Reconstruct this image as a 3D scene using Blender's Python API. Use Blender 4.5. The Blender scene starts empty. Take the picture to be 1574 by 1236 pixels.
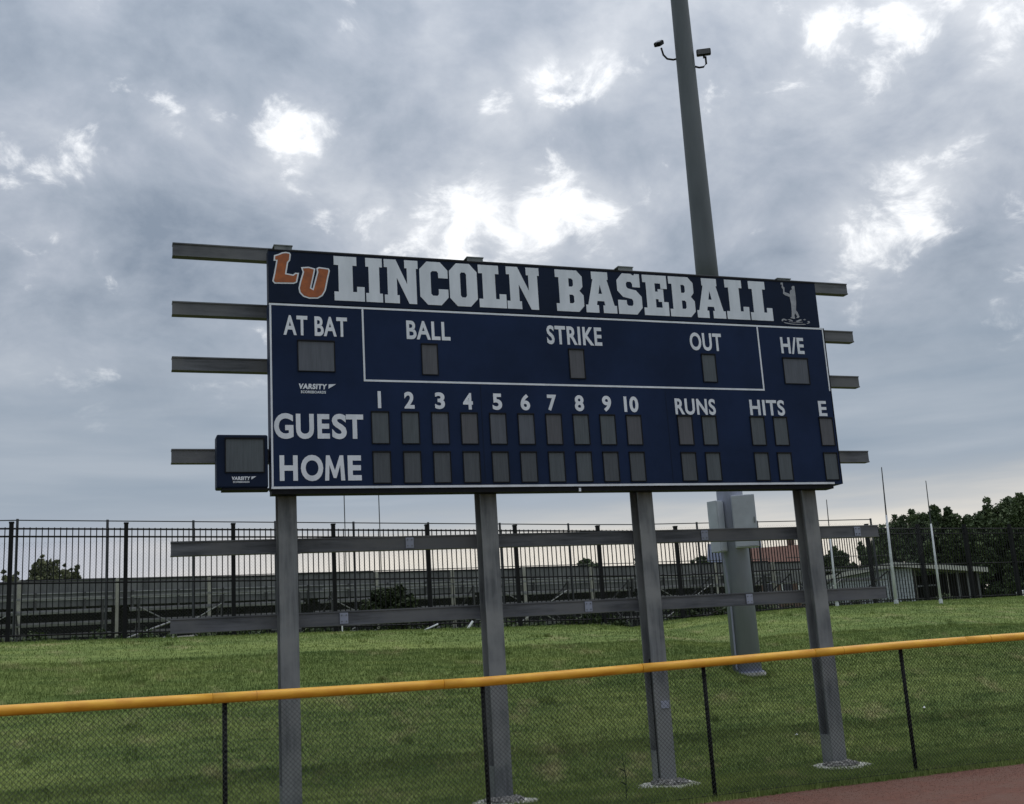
import bpy, math, random
import numpy as np
from mathutils import Vector, Matrix, Euler

random.seed(7)
RNG = np.random.default_rng(7)
S = bpy.context.scene
COL = S.collection
R = math.radians

# ------------------------------------------------------------------ camera
def make_camera():
    yaw, pitch, roll = R(20.123), R(12.456), R(-3.494)
    cam = bpy.data.cameras.new('camera')
    cam.sensor_width = 36.0
    cam.lens = 1740.23 / 1574 * 36.0
    cam.clip_start = 0.1
    cam.clip_end = 6000
    o = bpy.data.objects.new('camera', cam)
    COL.objects.link(o)
    f = Vector((math.sin(yaw) * math.cos(pitch), math.cos(yaw) * math.cos(pitch), math.sin(pitch)))
    r0 = Vector((math.cos(yaw), -math.sin(yaw), 0))
    u0 = r0.cross(f)
    c, s = math.cos(roll), math.sin(roll)
    r = c * r0 + s * u0
    u = -s * r0 + c * u0
    m = Matrix(((r.x, u.x, -f.x, -1.964), (r.y, u.y, -f.y, -14.628), (r.z, u.z, -f.z, 1.898), (0, 0, 0, 1)))
    o.matrix_world = m
    S.camera = o
make_camera()

# ------------------------------------------------------------------ view
S.render.engine = 'CYCLES'
S.view_settings.view_transform = 'Standard'
S.view_settings.look = 'None'
S.view_settings.exposure = 0.0
S.view_settings.gamma = 1.0
S.view_settings.use_curve_mapping = False

# ------------------------------------------------------------------ sun (thin overcast)
SUN_EL, SUN_AZ = R(68), R(85)      # azimuth clockwise from +Y
sun = bpy.data.lights.new('sun', 'SUN')
sun.energy = 1.1
sun.angle = R(60)
sun.color = (1.0, 0.975, 0.94)
so = bpy.data.objects.new('sun', sun)
COL.objects.link(so)
sd = Vector((math.sin(SUN_AZ) * math.cos(SUN_EL), math.cos(SUN_AZ) * math.cos(SUN_EL), math.sin(SUN_EL)))
so.rotation_euler = (-sd).to_track_quat('-Z', 'Y').to_euler()

# ------------------------------------------------------------------ world: overcast sky with breaks
W = bpy.data.worlds.new('World')
S.world = W
W.use_nodes = True
wt = W.node_tree
wt.nodes.clear()
WN, WL = wt.nodes, wt.links

def wmath(op, a, b=None, c=None, clamp=False):
    n = WN.new('ShaderNodeMath'); n.operation = op; n.use_clamp = clamp
    for i, v in enumerate((a, b, c)):
        if v is None: continue
        if isinstance(v, (int, float)): n.inputs[i].default_value = v
        else: WL.new(v, n.inputs[i])
    return n.outputs[0]

def wvec(op, a, b=None):
    n = WN.new('ShaderNodeVectorMath'); n.operation = op
    for i, v in enumerate((a, b)):
        if v is None: continue
        if isinstance(v, (tuple, list, Vector)): n.inputs[i].default_value = v
        else: WL.new(v, n.inputs[i])
    return n.outputs['Value'] if op in ('DOT_PRODUCT', 'LENGTH') else n.outputs[0]

def wnoise(vec, scale, detail, rough, dist=0.0):
    n = WN.new('ShaderNodeTexNoise'); n.inputs['Scale'].default_value = scale
    n.inputs['Detail'].default_value = detail; n.inputs['Roughness'].default_value = rough
    n.inputs['Distortion'].default_value = dist
    WL.new(vec, n.inputs['Vector'])
    return n.outputs['Fac']

def wramp(fac, stops):
    n = WN.new('ShaderNodeValToRGB'); WL.new(fac, n.inputs[0])
    e = n.color_ramp.elements
    while len(e) < len(stops): e.new(0.5)
    for i, (p, c) in enumerate(stops): e[i].position = p; e[i].color = (*c, 1)
    return n.outputs[0]

def wmix(fac, a, b):
    n = WN.new('ShaderNodeMix'); n.data_type = 'RGBA'
    for sck, v in ((n.inputs[0], fac), (n.inputs[6], a), (n.inputs[7], b)):
        if isinstance(v, (int, float)): sck.default_value = v
        elif isinstance(v, tuple): sck.default_value = (*v, 1)
        else: WL.new(v, sck)
    return n.outputs[2]

def sdir(az, el):
    az, el = R(az), R(el)
    return (math.sin(az) * math.cos(el), math.cos(az) * math.cos(el), math.sin(el))

def build_world():
    tc = WN.new('ShaderNodeTexCoord').outputs['Generated']
    sep = WN.new('ShaderNodeSeparateXYZ'); WL.new(tc, sep.inputs[0])
    z = wmath('MAXIMUM', sep.outputs[2], 0.0)
    zz = wmath('ADD', z, 0.45)
    com = WN.new('ShaderNodeCombineXYZ')
    WL.new(wmath('DIVIDE', sep.outputs[0], zz), com.inputs[0])
    WL.new(wmath('DIVIDE', sep.outputs[1], zz), com.inputs[1])
    com.inputs[2].default_value = 3.7
    p = com.outputs[0]
    n1 = wnoise(p, 2.1, 5, 0.48, 0.3)          # big masses
    n2 = wnoise(p, 6.6, 9, 0.58, 0.3)            # torn edges
    n3 = wnoise(wvec('ADD', p, (11.3, 4.1, 2.0)), 1.4, 3, 0.5)
    # gaps where the light comes through: direction, radius (deg), strength
    gaps = [((20.6, 27.2), 2.2, .66), ((22.8, 28.0), 2.4, .82), ((25.8, 28.7), 2.4, .72),
            ((9.1, 25.3), 2.3, .80), ((11.5, 23.8), 2.2, .60), ((13.8, 22.6), 2.2, .66),
            ((16.0, 21.9), 2.6, .86), ((19.0, 22.0), 2.8, .90), ((22.3, 21.8), 2.6, .88), ((17.6, 20.3), 2.6, .80), ((21, 20.0), 2.4, .74),
            ((13.6, 20.6), 2.4, .66), ((25.2, 20.6), 2.4, .66), ((12.6, 23.2), 2.0, .62),
            ((38.6, 18.4), 2.5, .80), ((40.9, 20.0), 2.4, .58), ((42.1, 28.0), 2.4, .78), ((46.4, 27.6), 2.5, .84), ((38.6, 28.8), 1.7, .70),
            ((-2.4, 31.2), 2.6, .52), ((5.1, 26.7), 1.8, .36), ((42.5, 22.6), 2.4, .46), ((33, 19.5), 1.6, .36), ((-4, 24.0), 2.6, .22), ((46, 14.5), 2.5, .4), ((17.5, 30.8), 1.8, .42),
            ((-30, 24), 4.0, .7), ((70, 22), 4.0, .7), ((95, 35), 5.0, .7), ((-70, 30), 5.0, .7),
            ((140, 30), 5.0, .7), ((190, 38), 6.0, .7), ((230, 24), 5.0, .7), ((-110, 45), 6.0, .7)]
    g = None
    warp = wnoise(p, 4.4, 5, 0.6, 0.0)
    n4 = wnoise(wvec('ADD', p, (3.1, 7.7, 1.0)), 14, 9, 0.62, 0.4)
    for (az, el), rad, st in gaps:
        d = wvec('DOT_PRODUCT', wvec('NORMALIZE', tc), sdir(az, el))
        q = wmath('MULTIPLY', wmath('SUBTRACT', 1.0, d), -1.0 / (2 * (1 - math.cos(R(rad))) ) * 2.0)
        e = wmath('MULTIPLY', wmath('EXPONENT', q), st)
        g = e if g is None else wmath('MAXIMUM', g, e)
    # tone of the cloud sheet
    tone = wmath('ADD', wmath('ADD', wmath('MULTIPLY', n1, 0.80), wmath('MULTIPLY', wmath('SUBTRACT', n4, 0.5), 0.22)), wmath('MULTIPLY', n2, 0.98))
    tone = wmath('ADD', tone, wmath('MULTIPLY', wmath('SUBTRACT', n3, 0.5), 0.5))
    tone = wmath('ADD', tone, wmath('SUBTRACT', wmath('MULTIPLY', g, 0.40), 0.255))
    CLOUD = [(0.38, (.235, .285, .36)), (0.57, (.345, .395, .47)), (0.67, (.405, .45, .525)), (0.80, (.50, .54, .605)), (1.0, (.66, .69, .74))]
    n5 = wmath('ABSOLUTE', wmath('SUBTRACT', wnoise(wvec('ADD', p, (7.7, 2.2, 5.0)), 5.0, 6, 0.55, 0.15), 0.5))
    tone = wmath('ADD', tone, wmath('MULTIPLY', wmath('SUBTRACT', 0.085, n5), 0.75))
    cloud = wramp(tone, CLOUD)
    brk = wmath('ADD', wmath('MULTIPLY', g, 1.0), wmath('MULTIPLY', wmath('SUBTRACT', n2, 0.5), 2.0))
    brk = wmath('ADD', brk, wmath('MULTIPLY', wmath('SUBTRACT', n4, 0.5), 3.0))
    brk = wmath('ADD', brk, wmath('MULTIPLY', wmath('SUBTRACT', warp, 0.5), 1.6))
    mr = WN.new('ShaderNodeMapRange'); mr.interpolation_type = 'SMOOTHSTEP'
    WL.new(brk, mr.inputs[0]); mr.inputs[1].default_value = 0.40; mr.inputs[2].default_value = 1.20
    cloud = wmix(mr.outputs[0], cloud, (1.12, 1.13, 1.14))
    # smooth far sheet low down
    sh = wnoise(wvec('MULTIPLY', tc, (3, 3, 26)), 1.3, 5, 0.5, 0.2)
    low = wramp(sh, [(0.35, (.31, .375, .455)), (0.5, (.355, .415, .49)), (0.65, (.41, .465, .535))])
    ml = WN.new('ShaderNodeMapRange'); ml.interpolation_type = 'SMOOTHSTEP'
    WL.new(sep.outputs[2], ml.inputs[0]); ml.inputs[1].default_value = math.sin(R(9)); ml.inputs[2].default_value = math.sin(R(20))
    c = wmix(ml.outputs[0], low, cloud)
    # pale warm strip along the horizon, strongest towards the hidden sun
    hz = WN.new('ShaderNodeMapRange'); hz.interpolation_type = 'SMOOTHSTEP'
    el = wmath('ADD', sep.outputs[2], wmath('MULTIPLY', wmath('SUBTRACT', sh, 0.5), 0.10))
    WL.new(el, hz.inputs[0]); hz.inputs[1].default_value = math.sin(R(8.2)); hz.inputs[2].default_value = math.sin(R(3.4))
    azd = wvec('DOT_PRODUCT', tc, sdir(29, 0))
    am = WN.new('ShaderNodeMapRange'); am.interpolation_type = 'SMOOTHSTEP'
    WL.new(azd, am.inputs[0]); am.inputs[1].default_value = math.cos(R(36)); am.inputs[2].default_value = math.cos(R(10))
    strip = wmix(am.outputs[0], (.56, .58, .68), (.93, .86, .75))
    c = wmix(wmath('MULTIPLY', hz.outputs[0], 0.92), c, strip)
    # an overcast sky is brighter overhead than at its rim
    lift = wmath('ADD', 1.0, wmath('MULTIPLY', wmath('POWER', z, 2.0), 0.9))
    c = wvec('SCALE', c)
    c.node.inputs['Scale'].default_value = 1
    WL.new(lift, c.node.inputs['Scale'])
    sky = WN.new('ShaderNodeTexSky'); sky.sky_type = 'NISHITA'; sky.sun_disc = False
    sky.sun_elevation = SUN_EL; sky.sun_rotation = SUN_AZ
    bg1 = WN.new('ShaderNodeBackground'); bg1.inputs[1].default_value = 0.05
    WL.new(sky.outputs[0], bg1.inputs[0])
    bg2 = WN.new('ShaderNodeBackground'); bg2.inputs[1].default_value = 1.0
    WL.new(c, bg2.inputs[0])
    mx = WN.new('ShaderNodeMixShader'); mx.inputs[0].default_value = 0.94   # how closed the cloud sheet is
    WL.new(bg1.outputs[0], mx.inputs[1]); WL.new(bg2.outputs[0], mx.inputs[2])
    out = WN.new('ShaderNodeOutputWorld'); WL.new(mx.outputs[0], out.inputs[0])
build_world()

# ------------------------------------------------------------------ materials
def mat(name, c1, c2=None, rough=0.7, scale=3.0, stretch=(1, 1, 1), metal=0.0, bump=0.0, bscale=None, detail=6, lo=0.35, hi=0.65, spec=0.5, c3=None, s3=0.6):
    m = bpy.data.materials.new(name); m.use_nodes = True
    nt = m.node_tree; N, L = nt.nodes, nt.links
    b = N['Principled BSDF']
    b.inputs['Roughness'].default_value = rough; b.inputs['Metallic'].default_value = metal
    b.inputs['Specular IOR Level'].default_value = spec
    c2 = c2 or tuple(x * 0.72 for x in c1)
    tc = N.new('ShaderNodeTexCoord'); mp = N.new('ShaderNodeMapping'); mp.inputs['Scale'].default_value = stretch
    geo = N.new('ShaderNodeNewGeometry')
    L.new(geo.outputs['Position'], mp.inputs[0])
    n = N.new('ShaderNodeTexNoise'); n.inputs['Scale'].default_value = scale; n.inputs['Detail'].default_value = detail
    n.inputs['Roughness'].default_value = 0.62
    L.new(mp.outputs[0], n.inputs['Vector'])
    r = N.new('ShaderNodeValToRGB'); L.new(n.outputs['Fac'], r.inputs[0])
    r.color_ramp.elements[0].position = lo; r.color_ramp.elements[0].color = (*c2, 1)
    r.color_ramp.elements[1].position = hi; r.color_ramp.elements[1].color = (*c1, 1)
    col = r.outputs[0]
    if c3:
        n3 = N.new('ShaderNodeTexNoise'); n3.inputs['Scale'].default_value = s3; n3.inputs['Detail'].default_value = 4
        L.new(geo.outputs['Position'], n3.inputs['Vector'])
        r3 = N.new('ShaderNodeValToRGB'); L.new(n3.outputs['Fac'], r3.inputs[0])
        r3.color_ramp.elements[0].position = 0.42; r3.color_ramp.elements[0].color = (0, 0, 0, 1)
        r3.color_ramp.elements[1].position = 0.62; r3.color_ramp.elements[1].color = (1, 1, 1, 1)
        mx = N.new('ShaderNodeMix'); mx.data_type = 'RGBA'
        L.new(r3.outputs[0], mx.inputs[0]); L.new(col, mx.inputs[6]); mx.inputs[7].default_value = (*c3, 1)
        col = mx.outputs[2]
    L.new(col, b.inputs['Base Color'])
    if bump:
        n2 = N.new('ShaderNodeTexNoise'); n2.inputs['Scale'].default_value = bscale or scale * 6; n2.inputs['Detail'].default_value = 5
        L.new(geo.outputs['Position'], n2.inputs['Vector'])
        bp = N.new('ShaderNodeBump'); bp.inputs['Strength'].default_value = bump; bp.inputs['Distance'].default_value = 0.02
        L.new(n2.outputs['Fac'], bp.inputs['Height']); L.new(bp.outputs[0], b.inputs['Normal'])
    return m

M = {}
M['navy'] = mat('navy_enamel', (.0132, .0260, .072), (.0090, .0185, .050), rough=.55, scale=1.1, lo=.35, hi=.65, bump=.02, bscale=9, spec=.10)
M['navy_dark'] = mat('navy_header', (.0105, .0185, .044), (.0075, .0135, .031), rough=.55, scale=1.4, spec=.10)
M['frame_dark'] = mat('dark_trim', (.009, .010, .013), (.005, .005, .008), rough=.65, scale=4, spec=.2)
M['vinyl'] = mat('white_vinyl', (.75, .78, .85), (.60, .635, .70), rough=.55, scale=5, stretch=(1, 1, .25), lo=.3, hi=.62)
M['vinyl_grey'] = mat('weathered_white_vinyl', (.70, .74, .82), (.56, .60, .67), rough=.55, scale=4, stretch=(1, 1, .25), lo=.3, hi=.62)
M['vinyl_dull'] = mat('faded_grey_vinyl', (.36, .37, .41), (.24, .25, .29), rough=.6, scale=12)
M['orange'] = mat('orange_vinyl', (.40, .105, .022), (.26, .072, .022), rough=.6, scale=14)
M['lens_b'] = mat('display_lens_brown', (.086, .086, .098), (.060, .060, .070), rough=.42, scale=6, stretch=(9, 1, .5))
M['lens_c'] = mat('display_lens_green', (.078, .092, .104), (.054, .064, .074), rough=.42, scale=6, stretch=(9, 1, .5))
M['lens_d'] = mat('display_lens_dark', (.066, .074, .086), (.044, .050, .060), rough=.42, scale=6, stretch=(9, 1, .5))
M['lens'] = mat('display_lens', (.090, .099, .122), (.064, .071, .088), rough=.42, scale=6, stretch=(9, 1, .5), spec=.5)
M['steel'] = mat('weathered_galvanised_steel', (.200, .210, .218), (.095, .101, .108), rough=.66, scale=4.2, stretch=(3.5, 3.5, .28), metal=.1, bump=.08, bscale=40, c3=(.235, .240, .240), s3=1.6, spec=.35)
M['beamsteel'] = mat('weathered_beam_steel', (.150, .155, .172), (.070, .074, .082), rough=.68, scale=4.2, stretch=(.3, 2, 3.5), metal=.2, bump=.08, bscale=40, c3=(.150, .152, .158), s3=1.5, spec=.3)
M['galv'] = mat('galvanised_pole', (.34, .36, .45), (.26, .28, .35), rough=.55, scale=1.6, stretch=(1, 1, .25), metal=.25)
M['galvdark'] = mat('backlit_tone_upper_pole', (.105, .117, .130), (.070, .080, .090), rough=.6, scale=1.6, stretch=(1, 1, .25), metal=.1)  # dark look of the pole against bright sky, put into the colour
M['box'] = mat('pale_grey_enclosure', (.54, .575, .63), (.45, .48, .53), rough=.5, scale=4)
M['boxd'] = mat('grey_enclosure_lip', (.22, .23, .24), rough=.5)
M['black'] = mat('black_metal', (.010, .010, .011), (.006, .006, .007), rough=.6, scale=8, spec=.2)
M['lampglass'] = mat('lamp_glass', (.10, .10, .11), rough=.15)
M['yellow'] = mat('yellow_plastic_cap', (.90, .47, .04), (.70, .29, .02), rough=.42, scale=3.2, stretch=(1, 4, 4), bump=.05, bscale=30, lo=.28, hi=.6)
M['yellowseam'] = mat('yellow_cap_seam', (.60, .27, .02), rough=.5)
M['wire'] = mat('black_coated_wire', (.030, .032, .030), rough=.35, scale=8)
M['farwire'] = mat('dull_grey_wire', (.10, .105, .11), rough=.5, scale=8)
M['fencegrey'] = mat('grey_fence_post', (.060, .063, .070), rough=.6, scale=5, spec=.3)
M['concrete'] = mat('pale_concrete', (.62, .61, .57), (.36, .35, .32), rough=.9, scale=7, bump=.3, bscale=60)
M['gravel'] = mat('grey_gravel', (.34, .33, .31), (.11, .108, .105), rough=.9, scale=28, lo=.42, hi=.58)
M['track'] = mat('red_clay_track', (.195, .080, .052), (.120, .050, .033), rough=.95, scale=11, detail=9, bump=.9, bscale=70, c3=(.160, .080, .056), s3=1.8)
M['trackgrit'] = mat('clay_grit', (.26, .125, .09), (.075, .032, .024), rough=.95, scale=40)
M['wallgrey'] = mat('grey_concrete_panel', (.17, .17, .175), (.08, .082, .088), rough=.9, scale=2.5, stretch=(1, 1, .3))
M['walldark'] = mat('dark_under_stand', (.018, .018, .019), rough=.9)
M['tanpost'] = mat('tan_steel_post', (.33, .32, .28), (.24, .23, .20), rough=.7)
M['alu'] = mat('dull_aluminium', (.34, .34, .34), (.22, .22, .225), rough=.45, metal=.6, scale=5)
M['aludark'] = mat('dark_bleacher_frame', (.05, .05, .052), rough=.6)
M['white'] = mat('white_paint', (.78, .79, .80), (.66, .67, .68), rough=.55, scale=6)
M['polewhite'] = mat('chalky_white_pole', (.66, .68, .70), (.45, .47, .50), rough=.6, scale=3)
M['blockwhite'] = mat('painted_block', (.40, .42, .46), (.30, .32, .36), rough=.85, scale=1.5)
M['fascia'] = mat('pale_roof_edge', (.50, .49, .45), (.38, .37, .35), rough=.7, scale=1.4)
M['darkwood'] = mat('dark_shed_wall', (.028, .024, .026), rough=.9)
M['redroof'] = mat('rusty_red_roof', (.21, .105, .078), (.15, .078, .058), rough=.85, scale=.8)
M['brickwall'] = mat('brown_house_wall', (.16, .10, .08), rough=.9, scale=1)
M['blueroof'] = mat('slate_blue_roof', (.075, .10, .16), rough=.7, scale=1)
M['glass'] = mat('dark_window', (.02, .024, .03), rough=.12)
M['bark'] = mat('dark_bark', (.060, .048, .038), (.03, .025, .02), rough=.95, scale=4, stretch=(1, 1, .3))
M['tyre'] = mat('tyre_rubber', (.012, .012, .012), rough=.8)

def leafmat(name, a, b, c):
    m = bpy.data.materials.new(name); m.use_nodes = True
    N, L = m.node_tree.nodes, m.node_tree.links
    bs = N['Principled BSDF']; bs.inputs['Roughness'].default_value = .65; bs.inputs['Specular IOR Level'].default_value = .3
    at = N.new('ShaderNodeAttribute'); at.attribute_name = 'tint'
    r = N.new('ShaderNodeValToRGB'); L.new(at.outputs['Fac'], r.inputs[0])
    e = r.color_ramp.elements; e.new(.5)
    for i, (p, cc) in enumerate(((0, a), (.5, b), (1, c))): e[i].position = p; e[i].color = (*cc, 1)
    L.new(r.outputs[0], bs.inputs['Base Color'])
    return m
M['leafdark'] = leafmat('dark_leaf', (.036, .056, .025), (.075, .108, .045), (.14, .175, .078))
M['leafolive'] = leafmat('olive_leaf', (.06, .07, .034), (.11, .12, .055), (.18, .185, .09))
M['leafbush'] = leafmat('bush_leaf', (.020, .032, .014), (.040, .060, .022), (.075, .095, .035))

def lawnmat(name, blades):
    m = bpy.data.materials.new(name); m.use_nodes = True
    N, L = m.node_tree.nodes, m.node_tree.links
    bs = N['Principled BSDF']; bs.inputs['Roughness'].default_value = .7 if blades else .95
    bs.inputs['Specular IOR Level'].default_value = .22
    g = N.new('ShaderNodeNewGeometry')
    def noise(sc, det, st=(1, 1, 1), off=(0, 0, 0), rg=.55):
        mp = N.new('ShaderNodeMapping'); mp.inputs['Scale'].default_value = st; mp.inputs['Location'].default_value = off
        L.new(g.outputs['Position'], mp.inputs[0])
        n = N.new('ShaderNodeTexNoise'); n.inputs['Scale'].default_value = sc; n.inputs['Detail'].default_value = det
        n.inputs['Roughness'].default_value = rg
        L.new(mp.outputs[0], n.inputs['Vector']); return n.outputs['Fac']
    def ramp(f, st):
        r = N.new('ShaderNodeValToRGB'); L.new(f, r.inputs[0]); e = r.color_ramp.elements
        while len(e) < len(st): e.new(.5)
        for i, (p, c) in enumerate(st): e[i].position = p; e[i].color = (*c, 1)
        return r.outputs[0]
    def mix(f, a, b):
        n = N.new('ShaderNodeMix'); n.data_type = 'RGBA'
        for s_, v in ((n.inputs[0], f), (n.inputs[6], a), (n.inputs[7], b)):
            if isinstance(v, (int, float)): s_.default_value = v
            elif isinstance(v, tuple): s_.default_value = (*v, 1)
            else: L.new(v, s_)
        return n.outputs[2]
    base = ramp(noise(.8, 7, (.30, 1.7, 1)), [(.32, (.088, .145, .033)), (.5, (.148, .205, .051)), (.68, (.25, .30, .082))])
    fine = ramp(noise(3.4, 7, (.35, 2.2, 1), (4, 2, 0), .68), [(.36, (.056, .102, .026)), (.64, (.29, .345, .108))])
    c = mix(.45, base, fine)
    # straw-coloured thin patches
    f = noise(1.1, 8, (1, 1, 1), (9, 3, 0), .7)
    rr = N.new('ShaderNodeMapRange'); L.new(f, rr.inputs[0]); rr.inputs[1].default_value = .55; rr.inputs[2].default_value = .72; rr.inputs[4].default_value = .8
    c = mix(rr.outputs[0], c, (.36, .32, .16))
    if blades:
        at = N.new('ShaderNodeAttribute'); at.attribute_name = 'tint'
        mr = N.new('ShaderNodeMapRange'); L.new(at.outputs['Fac'], mr.inputs[0]); mr.inputs[3].default_value = .68; mr.inputs[4].default_value = 1.38
        v = N.new('ShaderNodeVectorMath'); v.operation = 'SCALE'; L.new(c, v.inputs[0]); L.new(mr.outputs[0], v.inputs['Scale'])
        c = v.outputs[0]
    else:
        v = N.new('ShaderNodeVectorMath'); v.operation = 'SCALE'; L.new(c, v.inputs[0]); v.inputs['Scale'].default_value = 1.0
        c = v.outputs[0]
        bp = N.new('ShaderNodeBump'); bp.inputs['Strength'].default_value = .6; bp.inputs['Distance'].default_value = .04
        L.new(noise(30, 5), bp.inputs['Height']); L.new(bp.outputs[0], bs.inputs['Normal'])
    L.new(c, bs.inputs['Base Color'])
    return m
M['lawn'] = lawnmat('mown_turf_soil', False)
M['blade'] = lawnmat('grass_blade', True)

# ------------------------------------------------------------------ mesh helpers
class MB:
    def __init__(s): s.v = []; s.f = []
    def quadface(s, pts):
        n = len(s.v); s.v += [tuple(p) for p in pts]; s.f.append(tuple(range(n, n + len(pts)))); return s
    def box(s, a, b, rz=0.0, piv=None, mtx=None):
        (x0, y0, z0), (x1, y1, z1) = a, b
        c = [(x0, y0, z0), (x1, y0, z0), (x1, y1, z0), (x0, y1, z0), (x0, y0, z1), (x1, y0, z1), (x1, y1, z1), (x0, y1, z1)]
        if mtx is not None: c = [tuple(mtx @ Vector(p)) for p in c]
        n = len(s.v); s.v += c
        s.f += [tuple(n + i for i in q) for q in ((0, 3, 2, 1), (4, 5, 6, 7), (0, 1, 5, 4), (1, 2, 6, 5), (2, 3, 7, 6), (3, 0, 4, 7))]
        return s
    def tube(s, pts, rad, n=10, caps=True):
        pts = [Vector(p) for p in pts]
        if not isinstance(rad, (list, tuple)): rad = [rad] * len(pts)
        up = Vector((0, 0, 1)); rings = []
        for i, p in enumerate(pts):
            d = (pts[min(i + 1, len(pts) - 1)] - pts[max(i - 1, 0)]).normalized()
            ref = Vector((1, 0, 0)) if abs(d.z) > .95 else up
            a = d.cross(ref).normalized(); b = d.cross(a).normalized()
            k = len(s.v)
            for j in range(n):
                t = 2 * math.pi * j / n
                s.v.append(tuple(p + (a * math.cos(t) + b * math.sin(t)) * rad[i]))
            rings.append(k)
        for i in range(len(pts) - 1):
            for j in range(n):
                s.f.append((rings[i] + j, rings[i] + (j + 1) % n, rings[i + 1] + (j + 1) % n, rings[i + 1] + j))
        if caps:
            s.f.append(tuple(rings[0] + j for j in range(n))[::-1]); s.f.append(tuple(rings[-1] + j for j in range(n)))
        return s
    def prism(s, prof, a, b):
        """profile in a local (u, v) plane, swept from a to b; u,v given as 3-vectors on each point already offset"""
        n = len(s.v); k = len(prof)
        s.v += [tuple(Vector(a) + Vector(p)) for p in prof] + [tuple(Vector(b) + Vector(p)) for p in prof]
        for j in range(k): s.f.append((n + j, n + (j + 1) % k, n + k + (j + 1) % k, n + k + j))
        s.f.append(tuple(n + j for j in range(k))[::-1]); s.f.append(tuple(n + k + j for j in range(k)))
        return s
    def mesh(s, name, m, smooth=False):
        me = bpy.data.meshes.new(name); me.from_pydata(s.v, [], s.f); me.materials.append(M[m] if isinstance(m, str) else m)
        if smooth: me.polygons.foreach_set('use_smooth', [True] * len(me.polygons))
        me.update(); return me

def link(name, me, parent=None, loc=None):
    o = bpy.data.objects.new(name, me); COL.objects.link(o)
    if parent is not None: o.parent = parent
    if loc is not None: o.location = loc
    return o
def part(name, mb, m, parent, smooth=False, label=None, kind=None, loc=None):
    o = link(name, mb.mesh(name, m, smooth), parent, loc)
    if label: o['label'] = label
    if kind: o['kind'] = kind
    return o
def thing(name, label, cat, loc=(0, 0, 0), rz=0.0, group=None):
    o = link(name, None, None, loc); o.rotation_euler = (0, 0, rz); o.empty_display_size = .3
    o['label'] = label; o['category'] = cat
    if group: o['group'] = group
    return o
def tag(o, label, cat, group=None):
    o['label'] = label; o['category'] = cat
    if group: o['group'] = group
    return o
def structure(o): o['kind'] = 'structure'; return o

def edge_wear(o, w=.004):
    b = o.modifiers.new('bevel', 'BEVEL'); b.width = w; b.segments = 2; b.limit_method = 'ANGLE'; b.angle_limit = R(50)
    return o

# flat lettering: outlines and holes in face coordinates (x, z), thin solid standing on the plane y = yf, facing -Y
def curve_to_mesh(cu, name, m, fn):
    tmp = bpy.data.objects.new('tmp_shape', cu); COL.objects.link(tmp)
    dg = bpy.context.evaluated_depsgraph_get()
    me = bpy.data.meshes.new_from_object(tmp.evaluated_get(dg), depsgraph=dg)
    bpy.data.objects.remove(tmp); bpy.data.curves.remove(cu)
    n = len(me.vertices); co = np.empty(n * 3, np.float32); me.vertices.foreach_get('co', co); co = co.reshape(-1, 3)
    co = fn(co).astype(np.float32); me.vertices.foreach_set('co', co.ravel())
    me.name = name; me.materials.clear(); me.materials.append(M[m]); me.update()
    return me
def flat_shape(name, loops, yf, m, parent, thick=.003, label=None):
    cu = bpy.data.curves.new('shape', 'CURVE'); cu.dimensions = '2D'; cu.fill_mode = 'BOTH'; cu.extrude = thick / 2
    for lp in loops:
        sp = cu.splines.new('POLY'); sp.points.add(len(lp) - 1)
        for i, (x, z) in enumerate(lp): sp.points[i].co = (x, z, 0, 1)
        sp.use_cyclic_u = True
    def fn(c): return np.stack([c[:, 0], yf - thick / 2 - c[:, 2], c[:, 1]], 1)
    o = link(name, curve_to_mesh(cu, name, m, fn), parent)
    if label: o['label'] = label
    return o
def flat_text(name, txt, x0, x1, z0, z1, yf, m, parent, bold=.02, thick=.003, shear=0.0, label=None):
    cu = bpy.data.curves.new('text', 'FONT'); cu.body = txt; cu.offset = bold; cu.extrude = thick / 2; cu.shear = shear
    cu.resolution_u = 5; cu.space_character = 1.04 + bold * 1.8
    def fn(c):
        a, b = c.min(0), c.max(0)
        x = x0 + (c[:, 0] - a[0]) / (b[0] - a[0]) * (x1 - x0); z = z0 + (c[:, 1] - a[1]) / (b[1] - a[1]) * (z1 - z0)
        return np.stack([x, yf - thick / 2 - c[:, 2], z], 1)
    o = link(name, curve_to_mesh(cu, name, m, fn), parent)
    if label: o['label'] = label
    return o
def inset(poly, d):
    n = len(poly); A = sum(poly[i][0] * poly[(i + 1) % n][1] - poly[(i + 1) % n][0] * poly[i][1] for i in range(n))
    sg = 1 if A > 0 else -1; out = []
    for i in range(n):
        p0, p1, p2 = Vector(poly[i - 1]), Vector(poly[i]), Vector(poly[(i + 1) % n])
        e1 = (p1 - p0).normalized(); e2 = (p2 - p1).normalized()
        n1 = Vector((-e1.y, e1.x)) * sg; n2 = Vector((-e2.y, e2.x)) * sg
        b = n1 + n2; l = b.length_squared
        b = b * (2 / l) if l > .25 else b * 4
        b = b.normalized() * min(b.length, 2.0)
        q = p1 + b * d / 2 * 1.0 * 1.0 if False else p1 + b * d
        out.append((q.x, q.y))
    return out

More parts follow.
